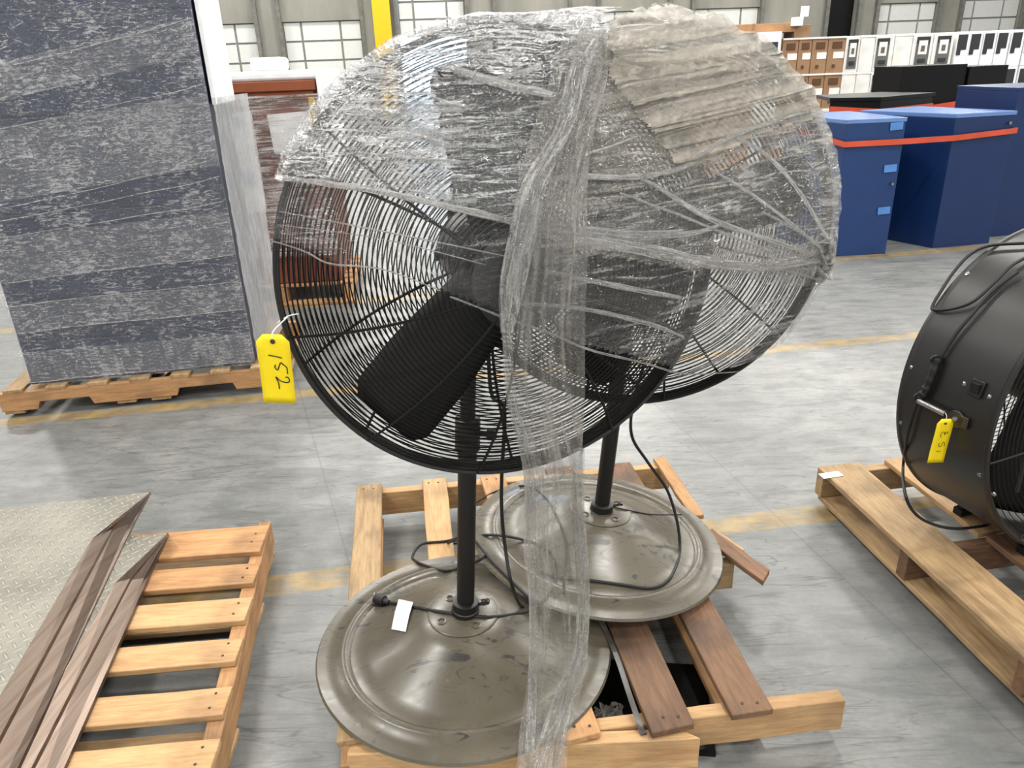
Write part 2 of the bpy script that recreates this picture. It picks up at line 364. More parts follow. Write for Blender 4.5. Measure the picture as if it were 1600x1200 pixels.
WA = math.radians(6.4); WD = V((math.cos(WA), math.sin(WA), 0)); WN = V((-math.sin(WA), math.cos(WA), 0)); W0 = V((-6.5, 27, 0))
WM = Matrix(((WD.x, WN.x, 0, W0.x), (WD.y, WN.y, 0, W0.y), (0, 0, 1, 0), (0, 0, 0, 1)))   # local x along the wall, y away from the camera
bays = [(-3.7, -1.25, 2.92, 0), (-.41, 2.07, 2.92, 0), (3.29, 5.46, 3.9, 2.35), (6.48, 8.88, 2.92, 0), (9.96, 12.3, 2.92, 0), (13.21, 15.54, 2.92, 0), (18.0, 19.05, 4.5, 0), (19.84, 22.06, 2.9, 0), (22.99, 25.25, 3.5, 0)]
mb = MB(); x = -20
edges = [x for b in bays for x in b[:2]]
prev = -22
for a, b, top, op in bays:
    mb.box((prev, 0, 0), (a, .35, 8)); mb.box((a, 0, top), (b, .35, 8)); prev = b
mb.box((prev, 0, 0), (38, .35, 8)); struct('wall_back', mb, M['wall'], M=WM)
for k, (a, b, top, op) in enumerate(bays):            # recessed headers
    for xx in (a-.12, b):
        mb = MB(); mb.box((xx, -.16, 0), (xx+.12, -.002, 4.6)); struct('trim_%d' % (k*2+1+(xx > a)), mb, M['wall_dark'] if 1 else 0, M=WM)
M['door'] = plain('white_door_panel', (.58, .585, .56, 1), .5, 0, .4, .02); M['gap'] = plain('door_joint_grey', srgb(150, 151, 148), .6)
for k, (a, b, top, op) in enumerate(bays):
    if k == 6: continue
    z0 = op; hgt = top - z0; n = max(1, round(hgt/.585)); d = None
    mb = MB(); mb.box((a+.002, .12, z0), (b-.002, .15, top-.002)); d = struct('door_%d' % (k+1), mb, M['gap'], M=WM)
    pm = MB(); h = hgt/n
    for j in range(n):
        for (f0, f1) in ((0, .23), (.23, .73), (.73, 1)):
            pm.box((a+(b-a)*f0+.035, .085, z0+j*h+.03), (a+(b-a)*f1-.035, .12, z0+(j+1)*h-.03))
    pm.build('door_panels', M['door'], d, smooth=False)
# dark doorway with a diagonal security mesh
mb = MB(); mb.box((18.002, .2, 0), (19.048, .24, 4.5)); d7 = struct('door_7', mb, M['blk_gloss'], M=WM)
mb = MB()
for i in range(22):
    z = .2 + i*.2
    mb.tube([WM @ V((18.25, .12, z)), WM @ V((18.8, .12, z+.5))], .03, 4); mb.tube([WM @ V((18.8, .12, z)), WM @ V((18.25, .12, z+.5))], .012, 4)
mb.build('security_mesh', M['dullsteel'], d7)
# bright loading yard seen through the open dock door
mb = MB(); mb.box((-24, 2, -1.2), (38, 60, -1.1)); struct('ground', mb, plain('yard_concrete', srgb(220, 220, 216), .9), M=WM)

mb = MB(); mb.box((2.5, -.75, 0), (3.05, -.5, 5.2), WM)
tag(mb.build('guard_post', M['yellow'], bevel=.01), 'tall yellow column in front of the dock wall beside the open door', 'post')

# ------------------------------------------------------------------ pallets
def plank(name, a, b, wd, th, ztop, mat, parent, ang=None, chip=0, seed=0):
    """board from end-centre a to end-centre b (xy), its top at ztop; grain runs along local X"""
    a = V((a[0], a[1], ztop - th/2)); b = V((b[0], b[1], ztop - th/2)); d = b - a; L = d.length; d.normalize()
    q = V((-d.y, d.x, 0)); c = (a+b)/2
    R = random.Random(seed or int(abs(a.x*991+a.y*677)*10)+1)
    n = 8; vs = []; fs = []
    for i in range(n+1):
        x = -L/2 + L*i/n; j0 = R.uniform(-.0018, .0018); j1 = R.uniform(-.0018, .0018); zz = R.uniform(-.0008, .0008)
        e0 = e1 = 0
        if chip and i == n: e0, e1 = chip*R.uniform(-.5, 1), -chip*R.uniform(.2, 1)
        vs += [(x+e0, -wd/2+j0, -th/2+zz), (x+e1, wd/2+j1, -th/2+zz), (x+e1, wd/2+j1, th/2+zz), (x+e0, -wd/2+j0, th/2+zz)]
    for i in range(n):
        for k in range(4): fs.append((i*4+k, i*4+(k+1) % 4, (i+1)*4+(k+1) % 4, (i+1)*4+k))
    fs.append((0, 3, 2, 1)); fs.append(tuple(n*4+k for k in range(4)))
    m = MB(); m.add(vs, [f[::-1] for f in fs])
    Mx = Matrix(((d.x, q.x, 0, c.x), (d.y, q.y, 0, c.y), (0, 0, 1, c.z), (0, 0, 0, 1)))
    o = m.build(name, mat, parent, bevel=.0025, M=Mx)
    return o
def nails(parent, pts):
    for x, y, z in pts: m = MB(); m.cyl((x, y, z-.003), (x, y, z+.0012), .0035, 8); m.build('nail', M['nail'], parent)
W, WN_, WDk, WP = M['wood'], M['wood_new'], M['wood_dark'], M['wood_pale']
# pallet under the two fans
fp = thing('pallet', (.05, 1.8, 0), 'broken wooden pallet carrying the two pedestal fans', 'pallet')
sl = (.132, -.99)
far = [(-.515, 2.325, .088, WP), (-.29, 2.35, .082, WN_), (-.085, 2.36, .085, W), (.155, 2.40, .085, W), (.345, 2.42, .085, WN_)]
near = [(-.37, 1.235), (-.145, 1.225), (.125, 1.215), (.325, 1.232), (.51, 1.262)]
for i, ((fx, fy, wd, m_), nn) in enumerate(zip(far, near)):
    if i == 3: m_ = WDk
    if i == 4: m_ = WDk; fx, fy = .37, 2.41
    plank('deck_board', (fx, fy+.01), nn, wd if i < 3 else .1, .017, .145, m_, fp, chip=.006)
plank('deck_board', (.53, 2.455), (.578, 2.06), .045, .016, .144, W, fp, chip=.01)
plank('deck_board', (.582, 2.0), (.655, 1.86), .05, .014, .140, WN_, fp, chip=.01)
sb = plank('broken_board', (.575, 1.955), (.69, 1.725), .052, .017, .158, WDk, fp, chip=.02); sb['label'] = 'splintered loose end of a brown deck board'
plank('stringer', (-.56, 2.31), (.56, 2.425), .036, .09, .128, WN_, fp)
plank('stringer', (-.47, 1.765), (.63, 1.845), .036, .09, .128, WP, fp)
plank('stringer', (-.39, 1.225), (.355, 1.235), .03, .09, .124, WN_, fp, chip=.035, seed=5)
plank('stringer', (.1, 1.262), (.735, 1.325), .036, .088, .126, WN_, fp, seed=9)
for a, b in (((-.56, 2.33), (.56, 2.44)), ((-.47, 1.79), (.62, 1.86)), ((-.40, 1.25), (.34, 1.26))):
    pass
for fx, nx in ((-.515, -.37), (-.02, .125), (.40, .53)):
    plank('bottom_board', (fx, 2.33+fx*.1), (nx-.01, 1.29+fx*.05), .09, .016, .037, W, fp)
npts = []
for (fx, fy, wd, _), (nx, ny) in zip(far, near):
    for s_ in (-.25, .25):
        npts += [(nx + s_*wd*.8, ny+.03, .145), (fx + s_*wd*.8, fy-.02, .145)]
nails(fp, npts)
# pallet at the left under the dock plates
lp = thing('pallet', (-1.3, 1.6, 0), 'pale wooden pallet at lower left under the metal dock plates', 'pallet')
rows = [(2.03, .145, W), (1.85, .098, W), (1.69, .098, WN_), (1.53, .088, WN_), (1.36, .088, WN_), (1.205, .09, WN_), (1.055, .09, W)]
for i, (y, wd, m_) in enumerate(rows):
    xr = -.81 + (2.1 - y)*.155
    plank('deck_board', (xr, y), (xr-1.08, y-.07), wd, .018, .145, m_, lp, chip=.004)
for off in (.035, .52, 1.03):
    plank('stringer', (-.80-off, 2.15-off*.06), (-.63-off, 1.01-off*.06), .04, .09, .127, WP if off > .1 else W, lp)
for y in (2.06, 1.80, 1.33, 1.03):
    xr = -.80 + (2.1 - y)*.155
    plank('bottom_board', (xr-.01, y), (xr-1.08, y-.07), .1, .018, .036, WP, lp)
nails(lp, [(-.81+(2.1-y)*.155-.035, y+dy, .145) for y, wd, _ in rows for dy in (-.022, .022)])
# pallet at the right under the drum fan
rp = thing('pallet', (1.7, 1.8, 0), 'wooden pallet at the right edge under the black drum fan', 'pallet')
dx_ = .138
for i, (x, wd, m_, l) in enumerate(((1.145, .155, WP, 1.3), (1.385, .13, WN_, .46), (1.64, .12, WP, 1.3), (1.87, .12, W, 1.3), (2.1, .12, W, 1.3))):
    y0 = 2.35 + (x-1.145)*.13
    plank('deck_board', (x, y0), (x+dx_*l, y0-l), wd, .018, .145, m_, rp, chip=.012 if i == 1 else .005)
plank('deck_board', (1.395+.468*dx_, 2.37-.468), (1.395+1.29*dx_, 2.37-1.29), .12, .018, .1445, WDk, rp)
for yy_ in (0, .47, .93, 1.25):
    sx = yy_*dx_
    plank('stringer', (1.075+sx, 2.325-yy_), (2.17+sx, 2.47-yy_), .04, .09, .127, WDk if yy_ else WP, rp)
for x in (1.13, 1.62, 2.1):
    plank('bottom_board', (x, 2.34+(x-1.145)*.13), (x+dx_*1.3, 1.04+(x-1.145)*.13), .1, .018, .036, WP, rp)
m = MB(); p = at(1298, 741, .1462)
m.box((-.04, -.022, 0), (.035, .012, .0012), Matrix.Translation(p) @ Matrix.Rotation(.2, 4, 'Z')); m.build('paper_scrap', M['paper'], rp)['label'] = 'torn white paper label'

# ------------------------------------------------------------------ dock plates with aluminium side lips
def dock_plate(name, label, plate, lip_in, lip_out, z1, z2, thick=.008):
    pts = [at(x, y, z1) for x, y in plate]; root = thing(name, (sum(p.x for p in pts)/len(pts), sum(p.y for p in pts)/len(pts), z1-.02), label, 'dock plate')
    m = MB(); m.prism([p - V((0,0,thick)) for p in pts], pts); m.build('plate', M['diamond'], root, smooth=False)
    I = [at(x, y, z1+.001) for x, y in lip_in]; O = [at(x, y, z2) for x, y in lip_out]
    # extend both downwards beyond the frame
    m = MB(); rows_ = []
    for a, b in zip(I, O):
        mid = a.lerp(b, .42) + V((0,0,.004)); mid2 = a.lerp(b, .46) + V((0,0,-.002)); q = a.lerp(b, .82) + V((0,0,-.004)); rows_.append([a, mid, mid2, q, b + V((0,0,.004)), b + V((0,0,-.006))])
    vs = [p for R in rows_ for p in R]; k = 6; fs = [(i*k+j, i*k+j+1, (i+1)*k+j+1, (i+1)*k+j) for i in range(len(rows_)-1) for j in range(k-1)]
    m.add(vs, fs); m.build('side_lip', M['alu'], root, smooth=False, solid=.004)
    return root
def ext(a, b, f): return (a[0]+(b[0]-a[0])*f, a[1]+(b[1]-a[1])*f)
i1 = [(234, 769), (145, 841), (0, 1087), ext((145,841),(0,1087),1.7)]
o1 = [(234.5, 769.5), (211, 813), (92, 1066), ext((234,769),(28,1200),1.42)]
dock_plate('dock_plate', 'large grey diamond tread dock plate with aluminium lip, topmost on the left pallet',
           [(234, 769), (145, 841), (0, 1087), ext((145,841),(0,1087),1.7), (-420, 1290), (-330, 838), (0, 795)], i1, o1, .275, .205)
i2 = [(262, 834), (180, 911), (60, 1118), ext((180,911),(60,1118),1.9)]
o2 = [(262.5, 834.5), (233, 900), (165, 1055), ext((262,834),(101,1200),1.35)]
dock_plate('dock_plate', 'lower diamond tread dock plate with aluminium lip, sandwiched under the larger one',
           [(262, 834), (180, 911), (60, 1118), ext((180,911),(60,1118),1.9), (-300, 1250), (-100, 880), (0, 850)], i2, o2, .204, .152)

# ------------------------------------------------------------------ pedestal fans
def frame(nrm, roll=0):
    a = V((0,0,1)).cross(nrm).normalized(); b = nrm.cross(a)
    return a, b
def guard_z(r, R, d0, d1, p=2.6): return d0 + d1*(1 - (r/R)**p)
def rings_mesh(Mx, R, d0, d1, sgn, r_in, gap, wr, seg=128, p=2.6, spiral=0):
    m = MB(); r = r_in
    while r < R - .001:
        z = sgn*guard_z(r, R, d0, d1, p)
        m.tube([Mx @ V((r*math.cos(2*math.pi*k/seg), r*math.sin(2*math.pi*k/seg), z)) for k in range(seg)], wr, 4, closed=True)
        dz = (guard_z(r, R, d0, d1, p) - guard_z(min(r+.001, R), R, d0, d1, p))/.001
        r += gap/math.sqrt(1+dz*dz)
    return m
def ribs_mesh(Mx, R, d0, d1, sgn, r_in, angs, wr, p=2.6, curl=0):
    m = MB()
    for a in angs:
        pts = []
        for i in range(19):
            r = r_in + (R-r_in)*i/18; aa = a + curl*(1-r/R)
            pts.append(Mx @ V((r*math.cos(aa), r*math.sin(aa), sgn*(guard_z(r, R, d0, d1, p)+.003))))
        m.tube(pts, wr, 6)
    return m
def blade_mesh(Mx, ang, r0, r1, chord, pitch, z0, curve=.02):
    nu, nv = 14, 8; vs = []; fs = []
    for i in range(nu+1):
        t = i/nu; r = r0 + (r1-r0)*t; wd = chord*(.80 + .20*min(1, t*1.8)); 
        tw = pitch*(1.1 - .3*t)
        if t > .9: wd *= 1 - .22*((t-.9)/.1)**2.5
        for j in range(nv+1):
            s_ = (j/nv-.5)*wd; zc = curve*(1-(2*j/nv-1)**2)
            x = r; y = s_*math.cos(tw); z = z0 + s_*math.sin(tw) + zc
            c, s2 = math.cos(ang), math.sin(ang); vs.append(Mx @ V((x*c-y*s2, x*s2+y*c, z)))
    for i in range(nu):
        for j in range(nv):
            a = i*(nv+1)+j; fs.append((a, a+1, a+nv+2, a+nv+1))
    m = MB(); m.add(vs, fs); return m
FANS = []; BASEBVH = []
def pedestal_fan(label, base, btilt, bdir, foot, top, c, nrm, R, blades, bpitch, ribs_f, ribs_b, curl):
    root = thing('pedestal_fan', base, label, 'fan', None)
    # base: local z tilted
    ax = V((math.sin(btilt)*math.cos(bdir), math.sin(btilt)*math.sin(bdir), math.cos(btilt)))
    q = V((0,0,1)).rotation_difference(ax).to_matrix().to_4x4(); BM = Matrix.Translation(base) @ q
    prof = [(.350, .0), (.364, .001), (.368, .006), (.364, .012), (.345, .014), (.318, .017), (.309, .024), (.300, .027), (.290, .024), (.282, .017), (.262, .019), (.235, .030), (.17, .063), (.12, .088), (.095, .098), (.07, .101)]
    m = MB(); m.lathe(prof, BM, 128, cap1=True); bo = m.build('base', M['base'], root)
    bo['label'] = 'scuffed taupe round base'
    BASEBVH.append(BVHTree.FromPolygons(m.v, m.f))
    m = MB(); m.lathe([(.088, .097), (.088, .102), (.084, .104), (.03, .104)], BM, 48); m.build('flange', M['base'], root)
    for k in range(4):
        m = MB(); a = .6 + k*math.pi/2; m.lathe([(.010, .1035), (.012, .106), (.008, .107)], BM @ Matrix.Translation((.062*math.cos(a), .062*math.sin(a), 0)), 16); m.lathe([(.0085, .1045), (.0001, .1045)], BM @ Matrix.Translation((.062*math.cos(a), .062*math.sin(a), 0)), 16)
        m.build('bolt_hole', M['base'], root)
    foot, top = V(foot), V(top); d = (top-foot).normalized()
    m = MB(); m.tube([foot - d*.02, foot + d*.012, foot + d*.014, foot+d*.034, foot+d*.036], [.034, .034, .032, .032, .026], 28); m.build('collar', M['black'], root)
    m = MB(); m.cyl(foot - d*.01, foot + d*.52, .0215, 28); m.build('pole', M['black'], root)
    m = MB(); m.cyl(foot + d*.5, top - d*.02, .017, 24); m.build('inner_pole', M['black'], root)
    m = MB(); m.tube([foot+d*.455, foot+d*.46, foot+d*.535, foot+d*.54], [.023, .028, .028, .022], 24); k0 = foot+d*.5; m.cyl(k0, k0+V((.05, -.012, 0)), .007, 10); m.cyl(k0+V((.045, -.011, 0)), k0+V((.062, -.015, 0)), .014, 12); m.build('height_clamp', M['black'], root)
    # cord lug on collar
    m = MB(); m.cyl(foot+d*.02+V((.03,0,0)), foot+d*.03+V((.055,.0,.0)), .004, 8); m.cyl(foot+d*.03+V((.055,-.008,0)), foot+d*.03+V((.055,.008,.0)), .004, 8); m.build('set_screw', M['black'], root)
    # head
    c, nrm = V(c), V(nrm).normalized(); a, b = frame(nrm)
    HM = Matrix(((a.x, b.x, nrm.x, c.x), (a.y, b.y, nrm.y, c.y), (a.z, b.z, nrm.z, c.z), (0, 0, 0, 1)))
    fz, bz = .018, .018; fd, bd = .075, .085
    rings_mesh(HM, R, fz, fd, 1, .085, .0088, .00135).build('front_grille', M['wire'], root)
    rings_mesh(HM, R, bz, bd, -1, .075, .0092, .00135).build('rear_grille', M['wire'], root)
    m = MB()
    for z in (-.018, -.009, 0, .009, .018):
        m.tube([HM @ V((R*math.cos(2*math.pi*k/128), R*math.sin(2*math.pi*k/128), z)) for k in range(128)], .0045, 6, closed=True)
    m.build('rim', M['black'], root)
    for an in ribs_f: ribs_mesh(HM, R, fz, fd, 1, .07, [an], .0026, curl=curl).build('front_rib', M['wire'], root)
    for an in ribs_b: ribs_mesh(HM, R, bz, bd, -1, .06, [an], .0030, curl=-curl).build('rear_rib', M['wire'], root)
    m = MB(); m.lathe([(.0001, .102), (.07, .100), (.086, .094), (.088, .088), (.08, .086)], HM, 48); m.build('centre_cap', M['black'], root)
    for bb in blades:
        o = blade_mesh(HM, math.radians(bb), .045, R-.045, .168, bpitch, -.005).build('blade', M['blade'], root, solid=.003)
    m = MB(); m.lathe([(.0001, .035), (.03, .034), (.052, .02), (.055, -.03), (.0001, -.032)], HM, 32); m.build('hub', M['black'], root)
    m = MB(); m.lathe([(.0001, -.10), (.072, -.10), (.085, -.115), (.088, -.20), (.075, -.235), (.0001, -.245)], HM, 40); m.build('motor', M['black'], root)
    mc = HM @ V((0, 0, -.165)); m = MB()
    m.tube([top - d*.05, top + d*.0, V((top.x, top.y, mc.z-.03)) , mc + V((0,0,-.02))], .022, 12); m.cyl(mc - a*.10, mc + a*.10, .012, 12); m.build('yoke', M['black'], root)
    FANS.append((HM, R, fz, fd, bz, bd)); return root
R1 = .397
rad = math.radians
pedestal_fan('near pedestal fan, wrapped only over its top, scuffed taupe base with a white paper tag', (-.145, 1.515, .145), rad(1.2), 0, (-.137, 1.515, .248), (-.078, 1.505, 1.10),
             (0, 1.33, 1.158), (math.sin(.272), -math.cos(.272), .003), R1, (99, 226, 344), .62,
             [rad(x) for x in (18, 78, 138, 190, 225, 258, 300, 335)], [rad(x) for x in (0, 45, 90, 150, 200, 225, 270, 315)], .12)
pedestal_fan('far pedestal fan behind the near one, leaning right, its base resting on the other base', (.232, 1.885, .192), rad(7.0), 0, (.244, 1.88, .285), (.318, 1.85, 1.11),
             (.277, 1.615, 1.170), (math.sin(-.07), -math.cos(-.07), .06), R1, (250, 128, 12), .62,
             [rad(x) for x in (8, 52, 98, 143, 188, 232, 280, 322)], [rad(x) for x in (30, 75, 120, 165, 210, 255, 300, 345)], .12)

# ------------------------------------------------------------------ stretch wrap over both fan heads
hp = []
for HM, R, fz, fd, bz, bd in FANS:
    for z, rr in ((fz+fd+.012, .12), (fz+fd*.72+.012, .27), (fz+fd*.42+.010, .345), (fz+.008, R+.010), (-bz-.008, R+.010), (-bz-bd*.42-.01, .345), (-bz-bd-.012, .14)):
        for k in range(72):
            an = 2*math.pi*k/72; hp.append(HM @ V((rr*math.cos(an), rr*math.sin(an), z)))
bm = bmesh.new()
for p in hp: bm.verts.new(p)
bmesh.ops.convex_hull(bm, input=bm.verts[:])
bmesh.ops.delete(bm, geom=[v for v in bm.verts if not v.link_faces], context='VERTS'); bm.verts.index_update(); bm.verts.ensure_lookup_table()
hv = [v.co.copy() for v in bm.verts]; hf = [tuple(v.index for v in f.verts) for f in bm.faces]; bm.free()
HULL = BVHTree.FromPolygons(hv, hf)
hc = sum(hv, V()) / len(hv)
# resample the hull into a fine wrapped sheet: rows by height, columns by distance round it
DS = .006
def slice_hull(z):
    segs = []
    pts = []
    for f in hf:
        P_ = [hv[i] for i in f]; cr = []
        for i in range(len(P_)):
            a, b = P_[i], P_[(i+1) % len(P_)]
            if (a.z-z)*(b.z-z) < 0: cr.append(a.lerp(b, (z-a.z)/(b.z-a.z)))
        pts += cr
    if len(pts) < 6: return None
    cx = sum(p.x for p in pts)/len(pts); cy = sum(p.y for p in pts)/len(pts)
    pts.sort(key=lambda p: (math.atan2(p.y-cy, p.x-cx)+math.pi*.5) % (2*math.pi)); return pts
zs = [0.765 + DS*i for i in range(int((1.60-.765)/DS))]
rowsS = [];
for z in zs:
    s_ = slice_hull(z)
    if not s_: continue
    # start at the left-most point going along the front (towards -y) to the right
    i0 = min(range(len(s_)), key=lambda i: s_[i].x); s_ = s_[i0:] + s_[:i0] + [s_[i0]]
    L = [0]
    for i in range(1, len(s_)): L.append(L[-1] + (s_[i]-s_[i-1]).length)
    xm = max(range(len(s_)), key=lambda i: s_[i].x)
    rowsS.append((z, s_, L, L[xm]))
NC = 215; NB = 60
def sample(s_, L, d):
    lo = 0
    for i in range(1, len(L)):
        if L[i] >= d: 
            t = (d-L[i-1])/max(1e-9, L[i]-L[i-1]); return s_[i-1].lerp(s_[i], t)
    return s_[-1]
GRID = []
for z, s_, L, Lf in rowsS:
    row = [(sample(s_, L, Lf*k/NC), Lf*k/NC - Lf/2) for k in range(NC)] + [(sample(s_, L, Lf + (L[-1]-Lf)*k/NB), Lf/2 + (L[-1]-Lf)*k/NB) for k in range(NB+1)]
    GRID.append(row)
def inpoly(x, y, poly):
    c = False; j = len(poly)-1
    for i in range(len(poly)):
        xi, yi = poly[i]; xj, yj = poly[j]
        if (yi > y) != (yj > y) and x < (xj-xi)*(y-yi)/(yj-yi)+xi: c = not c
        j = i
    return c
def wrap_layer(name, mat, poly, off, parent, back=None, amp=.004, seed=0, stretch=(6, 30), label=None, slant=0):
    nr = len(GRID); nc = len(GRID[0]); idx = {}; vs = []; uvs = []; fs = []
    def vert(i, j):
        if (i, j) in idx: return idx[(i, j)]
        p, s_ = GRID[i][j]; n = (p - hc); n.z *= .3; n.normalize()
        loc = HULL.find_nearest(p); n = loc[1] if loc[1] is not None and loc[1].dot(p-hc) > 0 else n
        q = V((s_*stretch[0], (p.z - slant*s_)*stretch[1], seed))
        dsp = amp*(noise.noise(q)) + amp*.5*noise.noise(V((s_*45, p.z*70, seed)))
        idx[(i, j)] = len(vs); vs.append(p + n*(off + dsp)); uvs.append((s_, p.z - slant*s_)); return idx[(i, j)]
    for i in range(nr-1):
        for j in range(nc-1):
            p = GRID[i][j][0]; isback = j >= NC
            if isback:
                if back is None or p.z < back: continue
            else:
                x, y = proj(p); 
                e = 6*noise.noise(V((x*.06, y*.06, seed)))
                if not inpoly(x+e, y+e, poly): continue
            fs.append((vert(i, j), vert(i, j+1), vert(i+1, j+1), vert(i+1, j)))
    m = MB(); m.v = vs; m.f = fs; o = m.build(name, mat, parent)
    uvl = o.data.uv_layers.new(name='UVMap')
    for l in o.data.loops: uvl.data[l.index].uv = uvs[l.vertex_index]
    if label: o['label'] = label
    return o
wrap = thing('stretch_wrap', (.13, 1.45, .75), 'clear crinkled plastic stretch wrap binding the two fan heads together', 'plastic wrap')
hem1 = [(380,285), (470,281), (560,292), (640,308), (700,322), (800,345), (860,360)]
L1 = hem1 + [(860,520), (920,543), (1000,562), (1060,578), (1150,577), (1250,520), (1340,420), (1340,100), (1200,-20), (1035,-20), (1020,46), (935,46), (925,-20), (380,-20)]
wrap_layer('film_sheet', M['film_thin'], L1, .004, wrap, back=1.32, seed=1)
wrap_layer('film_sheet', M['film_light'], hem1 + [(860,520), (780,490), (700,460), (640,432), (520,412), (470,385), (380,362)], .004, wrap, seed=2, amp=.002)
wrap_layer('film_sheet', M['film_glint'], [(380,-20), (380,285)] + hem1[1:5] + [(700,290), (672,130), (720,112), (866,140), (875,120), (930,95), (950,60), (925,-20)], .010, wrap, seed=3, amp=.007, stretch=(20, 40), label='silvery crinkled sheet over the upper left of the near fan')
wrap_layer('film_sheet', M['film_spark'], [(700,322), (700,290), (672,130), (720,112), (866,140), (835,220), (815,300), (800,345)], .010, wrap, seed=23, amp=.006, stretch=(14, 40))
wrap_layer('film_sheet', M['film_taupe'], [(944,130), (944,60), (952,46), (1035,20), (1060,-20), (1330,-20), (1330,190), (1262,188), (1170,215), (1085,262), (1052,272), (1018,222), (975,170)], .016, wrap, seed=4, amp=.013, stretch=(1.6, 46), slant=.08, label='taupe layered sheet over the top of the far fan')
wrap_layer('film_sheet', M['film_mid'], [(925,60), (960,40), (1030,120), (1080,270), (1000,285), (915,280)], .011, wrap, seed=14, amp=.006, stretch=(6, 40))
wrap_layer('film_sheet', M['film_right'], [(880,120), (940,100), (1000,200), (1060,270), (1170,215), (1262,188), (1340,190), (1340,430), (1240,450), (1090,425), (1000,410), (900,390), (800,370), (830,220)], .009, wrap, seed=5, amp=.006, stretch=(5, 26))
wrap_layer('film_sheet', M['film_right'], [(800,345), (900,345), (1040,365), (1200,385), (1300,390), (1300,430), (1180,432), (1050,418), (900,395), (800,375)], .014, wrap, seed=6, amp=.006, stretch=(4, 50))
def hull_hit(x, y, off=.01):
    d = ray(x, y); h = HULL.ray_cast(EYE, d)
    if h[0] is None:
        h2 = HULL.find_nearest(EYE + d*1.55); return h2[0] + (h2[1] if h2[1].dot(d) < 0 else -h2[1])*off, h2[1]
    n = h[1] if h[1].dot(d) < 0 else -h[1]
    return h[0] + n*off, n
def set_uv_len(o, n):
    pass
def rope(px, r, off=.014, flat=.35, mat='film_rope', name='film_strand'):
    pts = []; ups = []
    P2 = smoothpath([V((x, y, 0)) for x, y in px], 7)
    for i, q in enumerate(P2):
        p, n = hull_hit(q.x, q.y, off); pts.append(p); ups.append(n)
    pts = [pts[max(0,i-1)].lerp(pts[min(len(pts)-1,i+1)], .5).lerp(p, .4) for i, p in enumerate(pts)]
    k = len(pts); rr = [r*.8*(.55 + .45*math.sin(math.pi*min(1, max(0, i/(k-1))))**.5)*(1+.35*noise.noise(V((i*.35, r*999, px[0][0])))) for i in range(k)]
    m = MB(); m.tube(pts, rr, 8, flat=flat, up=ups); o = m.build(name, M[mat], wrap)
    uvl = o.data.uv_layers.new(name='UVMap'); me = o.data
    for l in me.loops:
        vi = l.vertex_index; uvl.data[l.index].uv = ((vi % 8)/8*.05, (vi//8)*.02)
    return o
for px, r in (
    ([(447,279), (510,287), (590,298), (700,322), (800,345), (900,362), (1000,368), (1080,362), (1130,345)], .007),
    ([(790,312), (840,288), (885,276), (960,277), (1010,274), (1060,262), (1120,222), (1190,196), (1255,178)], .006),
    ([(1000,280), (1050,312), (1110,345), (1190,372), (1280,402)], .006),
    ([(1140,218), (1190,245), (1240,300), (1284,372)], .006),
    ([(800,352), (900,372), (1000,388), (1100,408), (1190,415), (1278,404)], .013),
    ([(760,335), (880,352), (1000,362), (1060,358)], .004),
    ([(845,420), (930,438), (1000,452), (1058,462)], .006),
    ([(790,470), (900,478), (1000,500), (1062,522)], .005),
    ([(700,459), (780,491), (850,515), (920,543), (1000,562), (1060,578), (1150,574)], .003),
    ([(432,375), (480,390), (520,410), (600,418), (690,452)], .0018),
    ([(440,330), (560,352), (700,380), (800,400)], .0015),
    ([(436,350), (600,372), (760,412)], .0012),
    ([(705,112), (750,126), (800,140), (860,152)], .009),
    ([(770,128), (810,118), (842,108)], .005),
    ([(672,155), (720,170)], .003), ([(620,205), (700,225)], .003), ([(560,240), (640,248), (720,252)], .003),
    ([(1100,265), (1160,300), (1230,350), (1282,395)], .004), ([(1180,330), (1240,360), (1285,392)], .004),
    ([(1276,404), (1288,440), (1270,440), (1225,512)], .003),
    ([(960,300), (1040,330), (1120,362), (1200,392)], .003), ([(870,250), (930,235), (990,215)], .002)):
    rope(px, r)
# crumpled knot of film at the right edge of the far fan
kc, kn = hull_hit(1281, 402, .008); m = MB()
for i in range(26):
    pts = [kc + V((rnd.uniform(-.028, .022), rnd.uniform(-.02, .02), rnd.uniform(-.045, .045))) for _ in range(4)]
    m.tube(smoothpath(pts, 4), .005, 5, flat=.25)
o = m.build('film_knot', M['film_rope'], wrap); uvl = o.data.uv_layers.new(name='UVMap')
for l in o.data.loops: co = o.data.vertices[l.vertex_index].co; uvl.data[l.index].uv = (co.x, co.z)

def surf(x, y, off=.0045, zf=.145):
    d = ray(x, y); best = None
    for B in BASEBVH:
        h = B.ray_cast(EYE, d)
        if h[0] is not None and (best is None or h[3] < best[1]): best = (h[0] + V((0,0,off)), h[3])
    return best[0] if best else at(x, y, zf + off)
